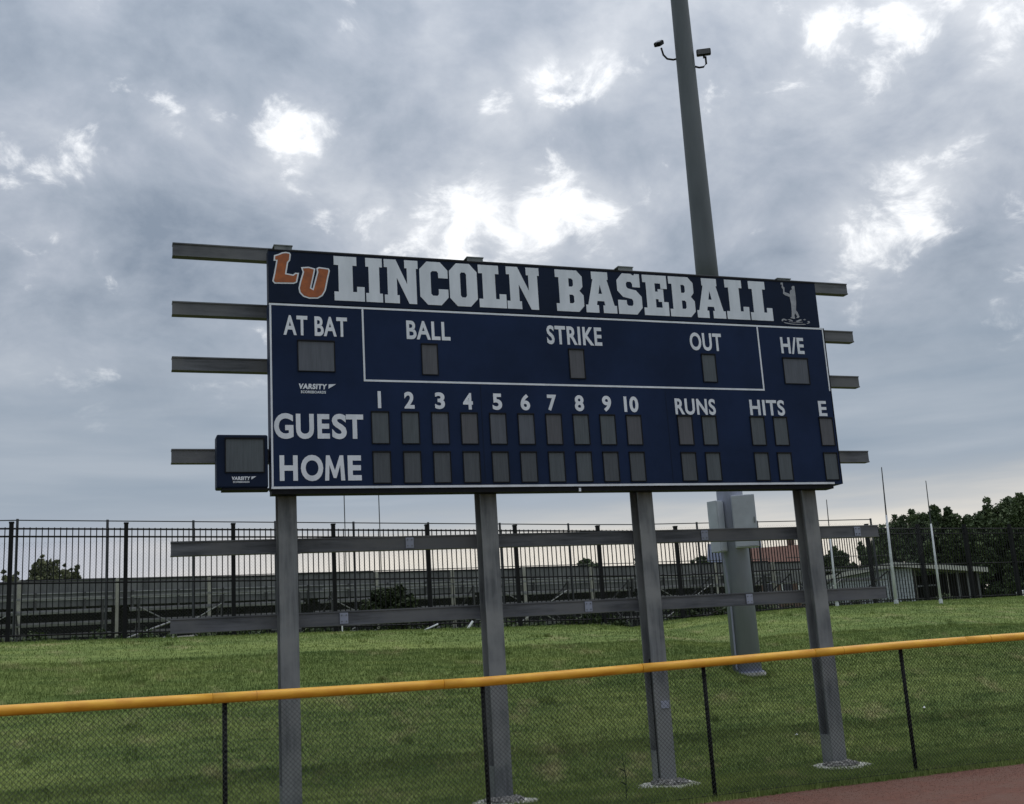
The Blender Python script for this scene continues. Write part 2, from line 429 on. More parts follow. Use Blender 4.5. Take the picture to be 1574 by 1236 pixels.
# ------------------------------------------------------------------ ground
FENCE = [(-8.26, 10.28), (-6.02, 10.40), (-3.78, 10.52), (-1.56, 10.62), (.66, 10.73), (2.88, 10.84), (5.10, 10.95), (7.32, 11.06), (9.55, 11.18), (11.77, 11.30),
         (14.40, 12.21), (17.04, 13.11), (19.67, 14.02), (21.85, 14.40), (23.95, 14.75), (26.1, 15.1), (28.2, 15.45), (30.3, 15.8), (32.4, 16.15)]
fx = np.array([p[0] for p in FENCE]); fy = np.array([p[1] for p in FENCE])
def crest_y(x): return np.interp(x, fx, fy)
def crest_z(x):
    return np.interp(x, [-8, -3.8, 1, 5, 8, 12, 15, 19.5, 26], [2.70, 2.66, 2.58, 2.50, 2.44, 2.44, 2.56, 2.64, 2.66]) - .16 * np.exp(-((x - 9.9) / 1.0) ** 2)
def gz(x, y):
    x = np.asarray(x, float); y = np.asarray(y, float)
    yc = crest_y(x); c = crest_z(x)
    t = np.clip((y - .45) / (yc - .45), 0, 1)
    h = c * (1 - (1 - t) ** 2.1)
    s = np.clip((y - .2) / 1.6, 0, 1); h = h * (.25 + .75 * s * s * (3 - 2 * s)) if True else h
    h += .014 * np.sin(x * .9 + y * .5) * np.sin(y * .8) * np.clip(y - 1, 0, 1) * np.clip((yc - y) / 2, 0, 1)
    h += .05 * np.exp(-((x - 14) / 4) ** 2 - ((y - 9) / 2.) ** 2)
    far = np.clip((y - yc) / 3, 0, 1)
    return h - .12 * far
def near_line(x): return -1.65 + .05 * (x - 6.6)

def grid_mesh(name, xs, ys, zf, m):
    X, Y = np.meshgrid(xs, ys); Z = zf(X, Y)
    co = np.stack([X, Y, Z], -1).reshape(-1, 3).astype(np.float32)
    nx, ny = len(xs), len(ys)
    i = (np.arange(ny - 1)[:, None] * nx + np.arange(nx - 1)[None]).ravel()
    q = np.stack([i, i + 1, i + nx + 1, i + nx], 1).astype(np.int32)
    me = bpy.data.meshes.new(name); me.vertices.add(len(co)); me.vertices.foreach_set('co', co.ravel())
    me.loops.add(q.size); me.loops.foreach_set('vertex_index', q.ravel())
    me.polygons.add(len(q)); me.polygons.foreach_set('loop_start', (np.arange(len(q)) * 4).astype(np.int32))
    me.polygons.foreach_set('use_smooth', np.ones(len(q), bool))
    me.materials.append(M[m]); me.update(calc_edges=True); me.validate()
    return me
xs = np.concatenate([[-3000, -800, -200, -80, -40, -20], np.arange(-12, 34, .25), [36, 40, 50, 70, 100, 200, 800, 3000]])
ys = np.concatenate([[-600, -150, -60, -30, -15, -8, -4], np.arange(-3, 19, .2), [21, 25, 32, 45, 70, 120, 300, 900, 3000]])
structure(link('ground', grid_mesh('ground', xs, ys, gz, 'lawn')))

def build_track():
    xs_ = np.arange(-30, 60, .25)
    prof = [(-9.0, .006), (-1.2, .006), (-.35, .006), (-.16, .004)]
    mb = MB()
    for x in xs_:
        for dy, z in prof:
            w = .035 * math.sin(x * 3.1) + .02 * math.sin(x * 9.7) if dy > -.3 else 0
            mb.v.append((x, near_line(x) + dy + w, z))
    k = len(prof)
    for i in range(len(xs_) - 1):
        for j in range(k - 1): mb.f.append((i * k + j, (i + 1) * k + j, (i + 1) * k + j + 1, i * k + j + 1))
    tr = structure(link('warning_track', mb.mesh('warning_track', 'track')))
    g = MB()
    for _ in range(9000):
        x = random.uniform(3.5, 13.5); y = near_line(x) - .17 - abs(random.gauss(0, .9)); q = random.uniform(.003, .011); b = len(g.v)
        for dx, dy, dz in ((q, 0, 0), (-q * .6, q * .8, 0), (-q * .5, -q * .9, 0), (0, 0, q * .8)): g.v.append((x + dx, y + dy, .006 + dz))
        g.f += [(b, b + 1, b + 3), (b + 1, b + 2, b + 3), (b + 2, b, b + 3)]
    part('clay_grit', g, 'trackgrit', tr, kind='stuff')
build_track()

# turf blades: single triangles, denser and finer towards the camera
def blades():
    V = []; T = []
    def batch(n, x0, x1, y0, y1, h, w):
        x = RNG.uniform(x0, x1, n); y = RNG.uniform(y0, y1, n)
        ok = (y > near_line(x) - .14 + RNG.normal(0, .03, n)) & (y < crest_y(x) + .3)
        for px_ in (2.965, 5.345, 8.115): ok &= np.hypot(x - px_, y) > .33 + RNG.normal(0, .07, n)
        ok &= ~((np.hypot((x - 4.25) / .55, (y + .55) / .22) < 1 + RNG.normal(0, .3, n)) & (RNG.random(n) < .65))
        x, y = x[ok], y[ok]; n = len(x)
        z = gz(x, y)
        a = RNG.uniform(0, 2 * np.pi, n); hh = h * RNG.uniform(.5, 1.35, n); ww = w * RNG.uniform(.6, 1.3, n) / 2
        lx, ly = RNG.normal(0, .35, n) * hh, RNG.normal(0, .35, n) * hh
        dx, dy = np.cos(a) * ww, np.sin(a) * ww
        p = np.stack([np.stack([x - dx, y - dy, z - .005], 1), np.stack([x + dx, y + dy, z - .005], 1), np.stack([x + lx, y + ly, z + hh], 1)], 1)
        V.append(p.reshape(-1, 3)); cl = np.sin(x * 5.3 + np.sin(y * 3.1)) * np.sin(y * 6.1 + x) * .12
        T.append(np.repeat(np.clip(RNG.normal(.48, .24, n) + cl, 0, 1), 3))
    batch(540000, -7, 20, -2.6, 1.6, .048, .008)
    batch(390000, -8, 25, 1.4, 6.2, .042, .010)
    batch(240000, -7, 33, 6, 16.8, .034, .014)
    # ragged taller fringe along the fence foot
    n = 9000; x = RNG.uniform(-4, 13, n); y = near_line(x) - .10 + RNG.normal(0, .05, n)
    hh = RNG.uniform(.04, .11, n); a = RNG.uniform(0, 6.28, n)
    p = np.stack([np.stack([x - .005 * np.cos(a), y - .005 * np.sin(a), x * 0], 1), np.stack([x + .005 * np.cos(a), y + .005 * np.sin(a), x * 0], 1), np.stack([x + RNG.normal(0, .02, n), y + RNG.normal(0, .02, n), hh], 1)], 1)
    V.append(p.reshape(-1, 3)); T.append(np.repeat(RNG.uniform(0, .7, n), 3))
    for cx_, rr_ in [(q_, .44) for q_ in (2.965, 5.345, 8.115)] + [(-9.03, .34)]:      # unmown tufts hugging the footings
        n = 900; a = RNG.uniform(0, 6.28, n); q = rr_ + np.abs(RNG.normal(0, .05, n)); cx, cy = (9.03, 3.86) if cx_ < 0 else (cx_, 0)
        x = cx + q * np.cos(a); y = cy + q * np.sin(a) * .95; z = gz(x, y); hh = RNG.uniform(.03, .09, n) * (.5 + .5 * np.sin(a * 3 + cx) ** 2); w = .006
        p = np.stack([np.stack([x - w, y, z], 1), np.stack([x + w, y, z], 1), np.stack([x + RNG.normal(0, .02, n), y + RNG.normal(0, .02, n), z + hh], 1)], 1)
        V.append(p.reshape(-1, 3)); T.append(np.repeat(RNG.uniform(.1, .9, n), 3))
    for k in range(110):                                                    # scattered coarser clumps and weeds
        cx, cy = RNG.uniform(-4, 16), RNG.uniform(-1.3, 10); n = RNG.integers(25, 90); sp = RNG.uniform(.04, .14)
        x = cx + RNG.normal(0, sp, n); y = cy + RNG.normal(0, sp, n); ok = (y > near_line(x)) & (y < crest_y(x)); x, y = x[ok], y[ok]; n = len(x)
        if n < 3: continue
        z = gz(x, y); hh = RNG.uniform(.04, .085, n); w = .007
        p = np.stack([np.stack([x - w, y, z], 1), np.stack([x + w, y, z], 1), np.stack([x + RNG.normal(0, .025, n), y + RNG.normal(0, .025, n), z + hh], 1)], 1)
        V.append(p.reshape(-1, 3)); T.append(np.repeat(RNG.uniform(.25, .85) + RNG.uniform(-.15, .15, n), 3))
    V = np.concatenate(V).astype(np.float32); T = np.concatenate(T).astype(np.float32)
    nt = len(V) // 3
    me = bpy.data.meshes.new('lawn_grass'); me.vertices.add(len(V)); me.vertices.foreach_set('co', V.ravel())
    me.loops.add(nt * 3); me.loops.foreach_set('vertex_index', np.arange(nt * 3, dtype=np.int32))
    me.polygons.add(nt); me.polygons.foreach_set('loop_start', (np.arange(nt) * 3).astype(np.int32))
    at = me.attributes.new('tint', 'FLOAT', 'POINT'); at.data.foreach_set('value', T)
    me.materials.append(M['blade']); me.update(calc_edges=True)
    o = link('lawn_grass', me); o['kind'] = 'stuff'
    o['label'] = 'short mown green grass on the berm behind the yellow capped fence'; o['category'] = 'grass'
blades()

# ------------------------------------------------------------------ scoreboard frame: four H columns, six beams
def hbeam(mb, x0, x1, y, z, h=.185, d=.13, tf=.018, tw=.014):
    mb.box((x0, y, z - h / 2), (x1, y + d, z - h / 2 + tf)); mb.box((x0, y, z + h / 2 - tf), (x1, y + d, z + h / 2))
    mb.box((x0, y + d * .10, z - h / 2 + tf), (x1, y + d * .10 + tw, z + h / 2 - tf))
    return mb
fr = thing('support_structure', 'grey steel structure of four upright posts and long horizontal beams behind the scoreboard', 'steel structure', (4.2, .1, 0))
off = Vector((-4.2, -.1, 0))
PX = [.235, 2.965, 5.345, 8.115]
ZT = [7.455, 7.455, 7.455, 7.425]
for i, x in enumerate(PX):
    mb = MB(); w = .235; d = .26; t = .02
    a = Vector((x, 0, 0)) + off
    z0, z1 = -.05, ZT[i]
    mb.box((a.x - w / 2, a.y, z0), (a.x + w / 2, a.y + t, z1))
    mb.box((a.x - w / 2, a.y + d - t, z0), (a.x + w / 2, a.y + d, z1))
    mb.box((a.x - .008, a.y + t, z0), (a.x + .008, a.y + d - t, z1))
    p = part('post', mb, 'steel', fr)
    mb = MB()     # cap plate
    mb.box((a.x - w / 2 - .01, a.y - .01, z1), (a.x + w / 2 + .01, a.y + d + .01, z1 + .014))
    part('cap_plate', mb, 'steel', p)
    mb = MB()     # boxed-in foot
    mb.box((a.x - w / 2 - .004, a.y + t, 0), (a.x - w / 2 + .01, a.y + d - t, .46)); mb.box((a.x + w / 2 - .01, a.y + t, 0), (a.x + w / 2 + .004, a.y + d - t, .46))
    part('foot_plate', mb, 'steel', p)
ZB = [(7.435, 7.40), (6.60, 6.60), (5.835, 5.85), (4.605, 4.62), (3.42, 3.43), (2.46, 2.47)]
for za, zb in ZB:
    mb = hbeam(MB(), -1.19 - 4.2, 9.50 - 4.2, .262 - .1 + .0, 0)
    o = part('beam', mb, 'beamsteel', fr)
    o.location = (0, 0, (za + zb) / 2)
for sx, zi in ((.98, 5), (4.45, 5), (7.05, 5), (1.9, 4), (6.4, 4), (9.1, 4)):
    zc = sum(ZB[zi]) / 2; mb = MB().box((sx - .055 - 4.2, .157, zc - .07), (sx + .055 - 4.2, .163, zc + .07))
    o = part('splice_plate', mb, 'galv', fr)
    for bx_ in (-.03, .03):
        for bz_ in (-.04, .04):
            part('bolt', MB().tube([(sx + bx_ - 4.2, .156, zc + bz_), (sx + bx_ - 4.2, .146, zc + bz_)], .009, 6), 'steel', o)
for px_ in PX:
    for za, zb in ZB[4:]:
        for s_ in (-1, 1):
            part('beam_bracket', MB().box((px_ + s_ * .155 - .035 - 4.2, .135, (za + zb) / 2 - .11), (px_ + s_ * .155 + .035 - 4.2, .158, (za + zb) / 2 - .095)), 'steel', fr)
# conduit and junction cover low on the third post
mb = MB(); mb.tube([(5.345 - .1175 - .02 - 4.2, .02 - .1, .02), (5.345 - .1175 - .02 - 4.2, .02 - .1, 1.7)], .009, 6)
part('conduit', mb, 'black', fr)
mb = MB(); mb.box((5.345 - .03 - 4.2, -.012 - .1, 1.02), (5.345 + .09 - 4.2, 0 - .1, 1.12)); part('cover_plate', mb, 'galv', fr)

# concrete collars with loose gravel
def footing(x, y, label, r=.47, z=0.0):
    t = thing('gravel_footing', label, 'post footing', (x, y, z), group='gravel footings at the feet of the scoreboard posts')
    mb = MB(); n = 26; rr = [r * (1 + .10 * math.sin(3 * k * .24 + x) + .10 * random.uniform(-1, 1)) for k in range(n)]
    for zz, s in ((-.04, 1.0), (.018, .97), (.028, .88)):
        for k in range(n):
            a = 2 * math.pi * k / n; mb.v.append((rr[k] * s * math.cos(a), rr[k] * s * math.sin(a) * .95, zz))
    for l in range(2):
        for k in range(n): mb.f.append((l * n + k, l * n + (k + 1) % n, (l + 1) * n + (k + 1) % n, (l + 1) * n + k))
    mb.f.append(tuple(2 * n + k for k in range(n)))
    part('concrete_collar', mb, 'concrete', t)
    mb = MB()
    for k in range(300):
        a = random.uniform(0, 6.283); q = r * .55 * random.random() ** .6; s = random.uniform(.012, .030)
        c = Vector((q * math.cos(a), q * math.sin(a), .034 + .06 * max(0, 1 - (q / (r * .6)) ** 1.5) + random.uniform(-.01, .012)))
        if abs(c.x) < .10 and abs(c.y) < .1: continue
        b = len(mb.v); e = Euler((random.uniform(0, 3), random.uniform(0, 3), 0)).to_matrix()
        for p in ((1, 0, 0), (-1, .1, 0), (0, 1, .1), (0, -1, 0), (0, 0, .8), (0, 0, -.8)):
            mb.v.append(tuple(c + e @ Vector(p) * s * random.uniform(.7, 1.2)))
        for f in ((0, 2, 4), (2, 1, 4), (1, 3, 4), (3, 0, 4), (2, 0, 5), (1, 2, 5), (3, 1, 5), (0, 3, 5)): mb.f.append(tuple(b + q_ for q_ in f))
    part('gravel', mb, 'gravel', t, kind='stuff')
    mb = MB(); c = r * .5; n = 20      # earth core under the stones
    for k in range(n): mb.v.append((c * math.cos(6.283 * k / n), c * math.sin(6.283 * k / n), .030))
    for k in range(n): mb.v.append((c * .5 * math.cos(6.283 * k / n), c * .5 * math.sin(6.283 * k / n), .085))
    for k in range(n): mb.f.append((k, (k + 1) % n, n + (k + 1) % n, n + k))
    mb.f.append(tuple(n + k for k in range(n)))
    part('mound', mb, 'gravel', t)
footing(PX[2], -.02, 'gravel footing round the third scoreboard post from the left')
footing(PX[3], .0, 'gravel footing round the rightmost scoreboard post')
footing(PX[1], .02, 'gravel footing round the second scoreboard post, cut off by the bottom edge')

# ------------------------------------------------------------------ scoreboard
YF = -.233
sb = thing('scoreboard', 'wide navy baseball scoreboard with LINCOLN BASEBALL header and dark digit windows', 'scoreboard', (4.28, -.1, 4.1))
inv = Vector((-4.28, .1, -4.1))
class Shift:
    """parts are authored in place and parented with the thing's offset taken out"""
def place(o, inv_): o.location = inv_; return o
# main cabinet
mp = part('main_panel', MB().box((0, YF, 4.095), (8.565, -.004, 6.567)), 'navy', sb); place(mp, inv); edge_wear(mp, .006)
hp = part('header_panel', MB().box((0.0, YF, 6.573), (8.512, -.06, 7.309)), 'navy_dark', sb); place(hp, inv); edge_wear(hp, .006)
o = part('bottom_rail', MB().box((.01, YF + .02, 4.034), (8.42, -.006, 4.092)), 'frame_dark', sb); place(o, inv)
o = part('top_trim', MB().box((0, YF - .006, 7.290), (8.512, YF - .001, 7.312)), 'frame_dark', sb); place(o, inv)
o = part('side_trim', MB().box((8.567, YF - .004, 4.10), (8.578, -.006, 6.56)), 'frame_dark', sb); place(o, inv)
o = part('white_tab', MB().box((4.225, YF + .005, 4.028), (4.255, YF + .018, 4.075)), 'vinyl', sb); place(o, inv)
# cabinet seams: thin cover strips between the sections
for xs_ in (2.86, 5.70):
    o = part('seam_strip', MB().box((xs_ - .006, YF - .0015, 4.13), (xs_ + .006, YF - .0005, 5.52)), 'navy_dark', mp)
# white border lines
def stripe(x0, z0, x1, z1, par, w=.026):
    t = .0032
    if abs(x1 - x0) > abs(z1 - z0): b = MB().box((x0, YF - t, z0 - w / 2), (x1, YF - .0006, z0 + w / 2))
    else: b = MB().box((x0 - w / 2, YF - t, z0), (x0 + w / 2, YF - .0006, z1))
    return part('border_line', b, 'vinyl', par)
stripe(.001, 6.549, 8.560, 6.549, mp); stripe(.018, 4.128, .018, 6.535, mp, .024); stripe(.001, 4.112, 8.43, 4.112, mp, .030)
stripe(8.548, 5.55, 8.548, 6.535, mp, .02)
stripe(1.245, 5.556, 1.245, 6.535, mp, .024); stripe(7.372, 5.556, 7.372, 6.535, mp, .024); stripe(1.233, 5.543, 7.384, 5.543, mp, .026)
# display windows
def window(x0, x1, z0, z1, par, mod=''):
    b = .012
    f = MB(); y0 = YF - .014; y1 = YF - .0005
    f.box((x0 - b, y0, z0 - b), (x1 + b, y1, z0)); f.box((x0 - b, y0 - .008, z1), (x1 + b, y1, z1 + b + .006))
    f.box((x0 - b, y0, z0), (x0, y1, z1)); f.box((x1, y0, z0), (x1 + b, y1, z1))
    o = part('display_window', f, 'frame_dark', par)
    g = part('lens', MB().box((x0 + .001, YF - .006, z0 + .001), (x1 - .001, YF - .0008, z1 - .001)), random.choice(['lens', 'lens_b', 'lens_c']) if z0 > 4.4 else random.choice(['lens_d', 'lens_c', 'lens_d']), o)
    return o
# windows hang straight off the scoreboard so that frame > lens stays three levels deep
def win(x0, x1, z0, z1): place(window(x0, x1, z0, z1, sb), inv)
win(.373, .845, 5.655, 6.055); win(7.765, 8.195, 5.655, 6.045)
win(2.05, 2.262, 5.65, 6.065); win(4.22, 4.44, 5.65, 6.065); win(6.36, 6.578, 5.65, 6.06)
for k in range(10):
    x = 1.325 + .4125 * k
    win(x, x + .222, 4.695, 5.108); win(x + .003, x + .225, 4.168, 4.570)
for x in (5.862, 6.262, 7.08, 7.478, 8.292):
    win(x, x + .224, 4.698, 5.112); win(x + .004, x + .228, 4.168, 4.566)
# small lettering
def word(t, x0, x1, z0, z1, par=mp, b=.026, nm='lettering', m='vinyl', **k):
    return flat_text(nm, t, x0, x1, z0, z1, YF - .0006, m, par, bold=b, **k)
word('AT BAT', .185, 1.03, 6.135, 6.405); word('BALL', 1.845, 2.465, 6.138, 6.402); word('STRIKE', 3.898, 4.752, 6.138, 6.418)
word('OUT', 6.185, 6.722, 6.125, 6.402); word('H/E', 7.758, 8.172, 6.125, 6.39)
for ch, a_, b_ in (('G', .045, .292), ('U', .325, .556), ('E', .602, .762), ('S', .792, .985), ('T', .978, 1.208)): word(ch, a_, b_, 4.745 + (.006 if ch in 'ET' else 0), 5.083 - (.006 if ch in 'UET' else 0), nm='letter', b=.034)
for ch, a_, b_ in (('H', .108, .338), ('O', .378, .664), ('E', .985, 1.165)): word(ch, a_, b_, 4.194 if ch == 'O' else 4.20, 4.536 if ch == 'O' else 4.53, nm='letter', b=.034)
MG = [(0, 0), (.20, 0), (.23, .62), (.43, .10), (.57, .10), (.77, .62), (.80, 0), (1, 0), (.93, 1), (.75, 1), (.5, .40), (.25, 1), (.07, 1)]
flat_shape('letter', [[(.685 + u * .262, 4.20 + v * .33) for u, v in MG]], YF - .0006, 'vinyl', mp)
for k, xc in enumerate((1.435, 1.845, 2.271, 2.669, 3.093, 3.505, 3.905, 4.322, 4.747)):
    w = .030 if k == 0 else .070
    if k == 0: o = part('digit', MB().box((xc - .022, YF - .0036, 5.168), (xc + .022, YF - .0006, 5.40)), 'vinyl', mp)
    else: word(str(k + 1), xc - w, xc + w, 5.168, 5.40, nm='digit', b=.034)
part('digit', MB().box((5.018, YF - .0036, 5.168), (5.062, YF - .0006, 5.395)), 'vinyl', mp)
word('0', 5.105, 5.245, 5.164, 5.398, nm='digit', b=.036)
word('RUNS', 5.838, 6.508, 5.140, 5.385); word('HITS', 7.092, 7.698, 5.145, 5.388); word('E', 8.305, 8.45, 5.15, 5.388)
# maker's mark
def makers(x0, x1, z0, z1, par, y=YF, m='vinyl'):
    w = x1 - x0; h = z1 - z0
    flat_text('lettering', 'VARSITY', x0, x0 + w * .76, z0 + h * .42, z0 + h * .97, y - .0006, m, par, bold=.05, shear=.12)
    flat_shape('pennant_mark', [[(x0 + w * .79, z0 + h * .5), (x0 + w * .80, z0 + h * .95), (x1, z0 + h * .99), (x0 + w * .88, z0 + h * .70)]], y - .0006, m, par)
    flat_text('lettering', 'SCOREBOARDS', x0 + w * .05, x0 + w * .72, z0, z0 + h * .27, y - .0006, m, par, bold=.03)
makers(.372, .86, 5.352, 5.485, mp)

# block slab letters of the header (unit grid 10 x 14)
def G(ch):
    if ch == 'L': return [[(0, 0), (9.6, 0), (9.6, 4.6), (7.2, 4.6), (7.2, 2.9), (5.9, 2.9), (5.9, 11.2), (7.2, 11.2), (7.2, 14), (0, 14), (0, 11.2), (1.4, 11.2), (1.4, 2.8), (0, 2.8)]]
    if ch == 'I': return [[(0, 0), (10, 0), (10, 2.8), (8.2, 2.8), (8.2, 11.2), (10, 11.2), (10, 14), (0, 14), (0, 11.2), (1.8, 11.2), (1.8, 2.8), (0, 2.8)]]
    if ch == 'N': return [[(0, 0), (4.6, 0), (4.6, 2.6), (3.9, 2.6), (3.9, 8.2), (7.6, 0), (10, 0), (10, 11.4), (10.6, 11.4), (10.6, 14), (6.4, 14), (6.4, 11.4), (7.1, 11.4), (7.1, 6.2), (3.7, 14), (0, 14), (0, 11.4), (1, 11.4), (1, 2.6), (0, 2.6)]]
    if ch == 'C': return [[(2.6, 0), (7.4, 0), (10, 2.6), (10, 5.2), (6.6, 5.2), (6.6, 3.6), (6.1, 3.0), (4.5, 3.0), (3.9, 3.6), (3.9, 10.4), (4.5, 11.0), (6.1, 11.0), (6.6, 10.4), (6.6, 8.8), (10, 8.8), (10, 11.4), (7.4, 14), (2.6, 14), (0, 11.4), (0, 2.6)]]
    if ch == 'O': return [[(2.6, 0), (7.4, 0), (10, 2.6), (10, 11.4), (7.4, 14), (2.6, 14), (0, 11.4), (0, 2.6)], [(4.4, 2.9), (3.9, 3.5), (3.9, 10.5), (4.4, 11.1), (5.6, 11.1), (6.1, 10.5), (6.1, 3.5), (5.6, 2.9)]]
    if ch == 'B': return [[(0, 0), (8, 0), (10, 2.0), (10, 5.6), (8.6, 7.1), (9.8, 8.5), (9.8, 12.0), (7.9, 14), (0, 14), (0, 11.4), (1.2, 11.4), (1.2, 2.6), (0, 2.6)], [(4.8, 2.8), (4.8, 5.7), (6.0, 5.7), (6.5, 5.2), (6.5, 3.3), (6.0, 2.8)], [(4.8, 8.4), (4.8, 11.2), (5.9, 11.2), (6.4, 10.7), (6.4, 8.9), (5.9, 8.4)]]
    if ch == 'A': return [[(-.3, 0), (4.2, 0), (4.2, 2.6), (3.5, 2.6), (3.8, 4.0), (6.2, 4.0), (6.5, 2.6), (5.8, 2.6), (5.8, 0), (10.6, 0), (10.6, 2.6), (9.8, 2.6), (7.6, 11.4), (8.0, 11.4), (8.0, 14), (2.2, 14), (2.2, 11.4), (2.6, 11.4), (.5, 2.6), (-.3, 2.6)], [(4.35, 6.5), (5.65, 6.5), (5.0, 9.6)]]
    if ch == 'S': return [[(2.4, 0), (7.6, 0), (10, 2.4), (10, 6.2), (7.8, 8.3), (4.4, 8.9), (3.8, 9.6), (3.8, 10.6), (4.3, 11.2), (5.8, 11.2), (6.4, 10.6), (6.4, 9.4), (9.6, 9.4), (9.6, 14), (7.6, 14), (7.2, 13.4), (6.0, 14), (2.4, 14), (0, 11.6), (0, 8.0), (2.2, 5.9), (5.8, 5.3), (6.3, 4.7), (6.3, 3.5), (5.8, 2.9), (4.2, 2.9), (3.6, 3.5), (3.6, 4.8), (0, 4.8), (0, 0), (1.8, 0)]]
    if ch == 'E': return [[(0, 0), (10, 0), (10, 4.8), (7.4, 4.8), (7.4, 2.8), (4.9, 2.8), (4.9, 5.7), (6.0, 5.7), (6.0, 4.8), (8.2, 4.8), (8.2, 9.2), (6.0, 9.2), (6.0, 8.3), (4.9, 8.3), (4.9, 11.2), (7.2, 11.2), (7.2, 9.4), (9.8, 9.4), (9.8, 14), (0, 14), (0, 11.4), (1.3, 11.4), (1.3, 2.6), (0, 2.6)]]
LET = [('L', .872, 1.285), ('I', 1.305, 1.535), ('N', 1.562, 2.040), ('C', 2.062, 2.468), ('O', 2.490, 2.895), ('L', 2.918, 3.322), ('N', 3.335, 3.835),
       ('B', 4.085, 4.515), ('A', 4.545, 5.035), ('S', 5.062, 5.452), ('E', 5.482, 5.890), ('B', 5.915, 6.335), ('A', 6.365, 6.850), ('L', 6.875, 7.268), ('L', 7.292, 7.680)]
for ch, x0, x1 in LET:
    lp = G(ch); u0 = min(p[0] for q in lp for p in q); u1 = max(p[0] for q in lp for p in q)
    z0, z1 = 6.640, 7.268
    lp = [[(x0 + (u - u0) / (u1 - u0) * (x1 - x0), z0 + v / 14 * (z1 - z0)) for u, v in q] for q in lp]
    flat_shape('letter', lp, YF - .0006, 'vinyl_grey', hp, thick=.004)
# the two orange initials with their pale outline
Lp = [(.076, 7.228), (.135, 7.250), (.185, 7.276), (.235, 7.285), (.282, 7.278), (.300, 7.255), (.289, 7.168), (.262, 7.133), (.237, 6.985), (.322, 6.972), (.352, 6.999), (.403, 6.999), (.389, 6.925), (.375, 6.862), (.330, 6.842), (.076, 6.832), (.049, 6.868), (.072, 6.970), (.104, 7.150), (.070, 7.151)]
Up = [(.430, 7.080), (.531, 7.094), (.622, 7.072), (.607, 6.995), (.562, 6.800), (.580, 6.790), (.644, 7.025), (.636, 7.078), (.671, 7.098), (.804, 7.086), (.818, 7.053), (.795, 6.958), (.755, 6.770), (.712, 6.694), (.648, 6.652), (.534, 6.646), (.453, 6.669), (.402, 6.724), (.392, 6.789), (.413, 6.883), (.452, 7.015)]
for nm, P in (('initial_letter', Lp), ('initial_letter', Up)):
    flat_shape(nm, [P], YF - .0006, 'vinyl', hp, thick=.003)
    flat_shape('letter_inlay', [inset(P, .019)], YF - .0042, 'orange', hp, thick=.003, label='orange letter face')
# pale batter figure
BAT = [(7.886, 7.275), (7.925, 7.275), (7.921, 7.213), (7.944, 7.199), (7.936, 7.124), (8.008, 7.102), (8.033, 7.095), (8.035, 7.142), (8.060, 7.166), (8.078, 7.172), (8.075, 7.214), (8.102, 7.233), (8.128, 7.229), (8.130, 7.147), (8.130, 7.077), (8.127, 6.960), (8.106, 6.832), (8.129, 6.806), (8.157, 6.730), (8.133, 6.710), (8.094, 6.708), (8.117, 6.732), (8.083, 6.789), (8.066, 6.742), (8.074, 6.694), (8.045, 6.691), (7.986, 6.704), (8.014, 6.722), (8.027, 6.817), (8.031, 6.941), (8.020, 7.048), (7.936, 7.072), (7.905, 7.097), (7.912, 7.120), (7.914, 7.167), (7.892, 7.196), (7.905, 7.240), (7.880, 7.245)]
flat_shape('batter_figure', [BAT], YF - .0006, 'vinyl_dull', hp, thick=.003)
blobs = [[(7.83, 6.675), (7.87, 6.690), (7.905, 6.676), (7.93, 6.668), (7.90, 6.655), (7.86, 6.668), (7.845, 6.640), (7.825, 6.650)],
         [(7.93, 6.675), (7.975, 6.684), (8.03, 6.66), (8.02, 6.645), (7.97, 6.662)], [(8.075, 6.655), (8.12, 6.672), (8.165, 6.690), (8.20, 6.680), (8.15, 6.655), (8.10, 6.640)],
         [(8.215, 6.688), (8.25, 6.700), (8.27, 6.684), (8.24, 6.675)], [(8.285, 6.662), (8.325, 6.668), (8.335, 6.640), (8.30, 6.622), (8.27, 6.628), (8.31, 6.645)],
         [(7.86, 6.630), (7.93, 6.622), (8.02, 6.612), (8.13, 6.610), (8.24, 6.616), (8.26, 6.606), (8.12, 6.598), (8.0, 6.599), (7.92, 6.608), (7.87, 6.617)],
         [(7.95, 6.640), (8.02, 6.632), (8.10, 6.630), (8.20, 6.640), (8.21, 6.650), (8.10, 6.637), (8.02, 6.638), (7.96, 6.648)]]
for b in blobs: flat_shape('ground_stroke', [b], YF - .0006, 'vinyl_dull', hp, thick=.003)

# ------------------------------------------------------------------ small display box on the left
pb = thing('display_box', 'small square navy display box with one dark window, left of the word HOME', 'display box', (-.345, -.1, 4.1))
pinv = Vector((.345, .1, -4.1))
cab = part('cabinet', MB().box((-.672, YF, 4.115), (-.035, .02, 4.797)), 'navy_dark', pb, loc=pinv); edge_wear(cab, .02)
o = part('bottom_trim', MB().box((-.60, YF + .01, 4.090), (-.02, .0, 4.112)), 'frame_dark', pb, loc=pinv)
place(window(-.56, -.092, 4.318, 4.738, pb), pinv)
makers(-.488, -.185, 4.178, 4.262, cab, YF)

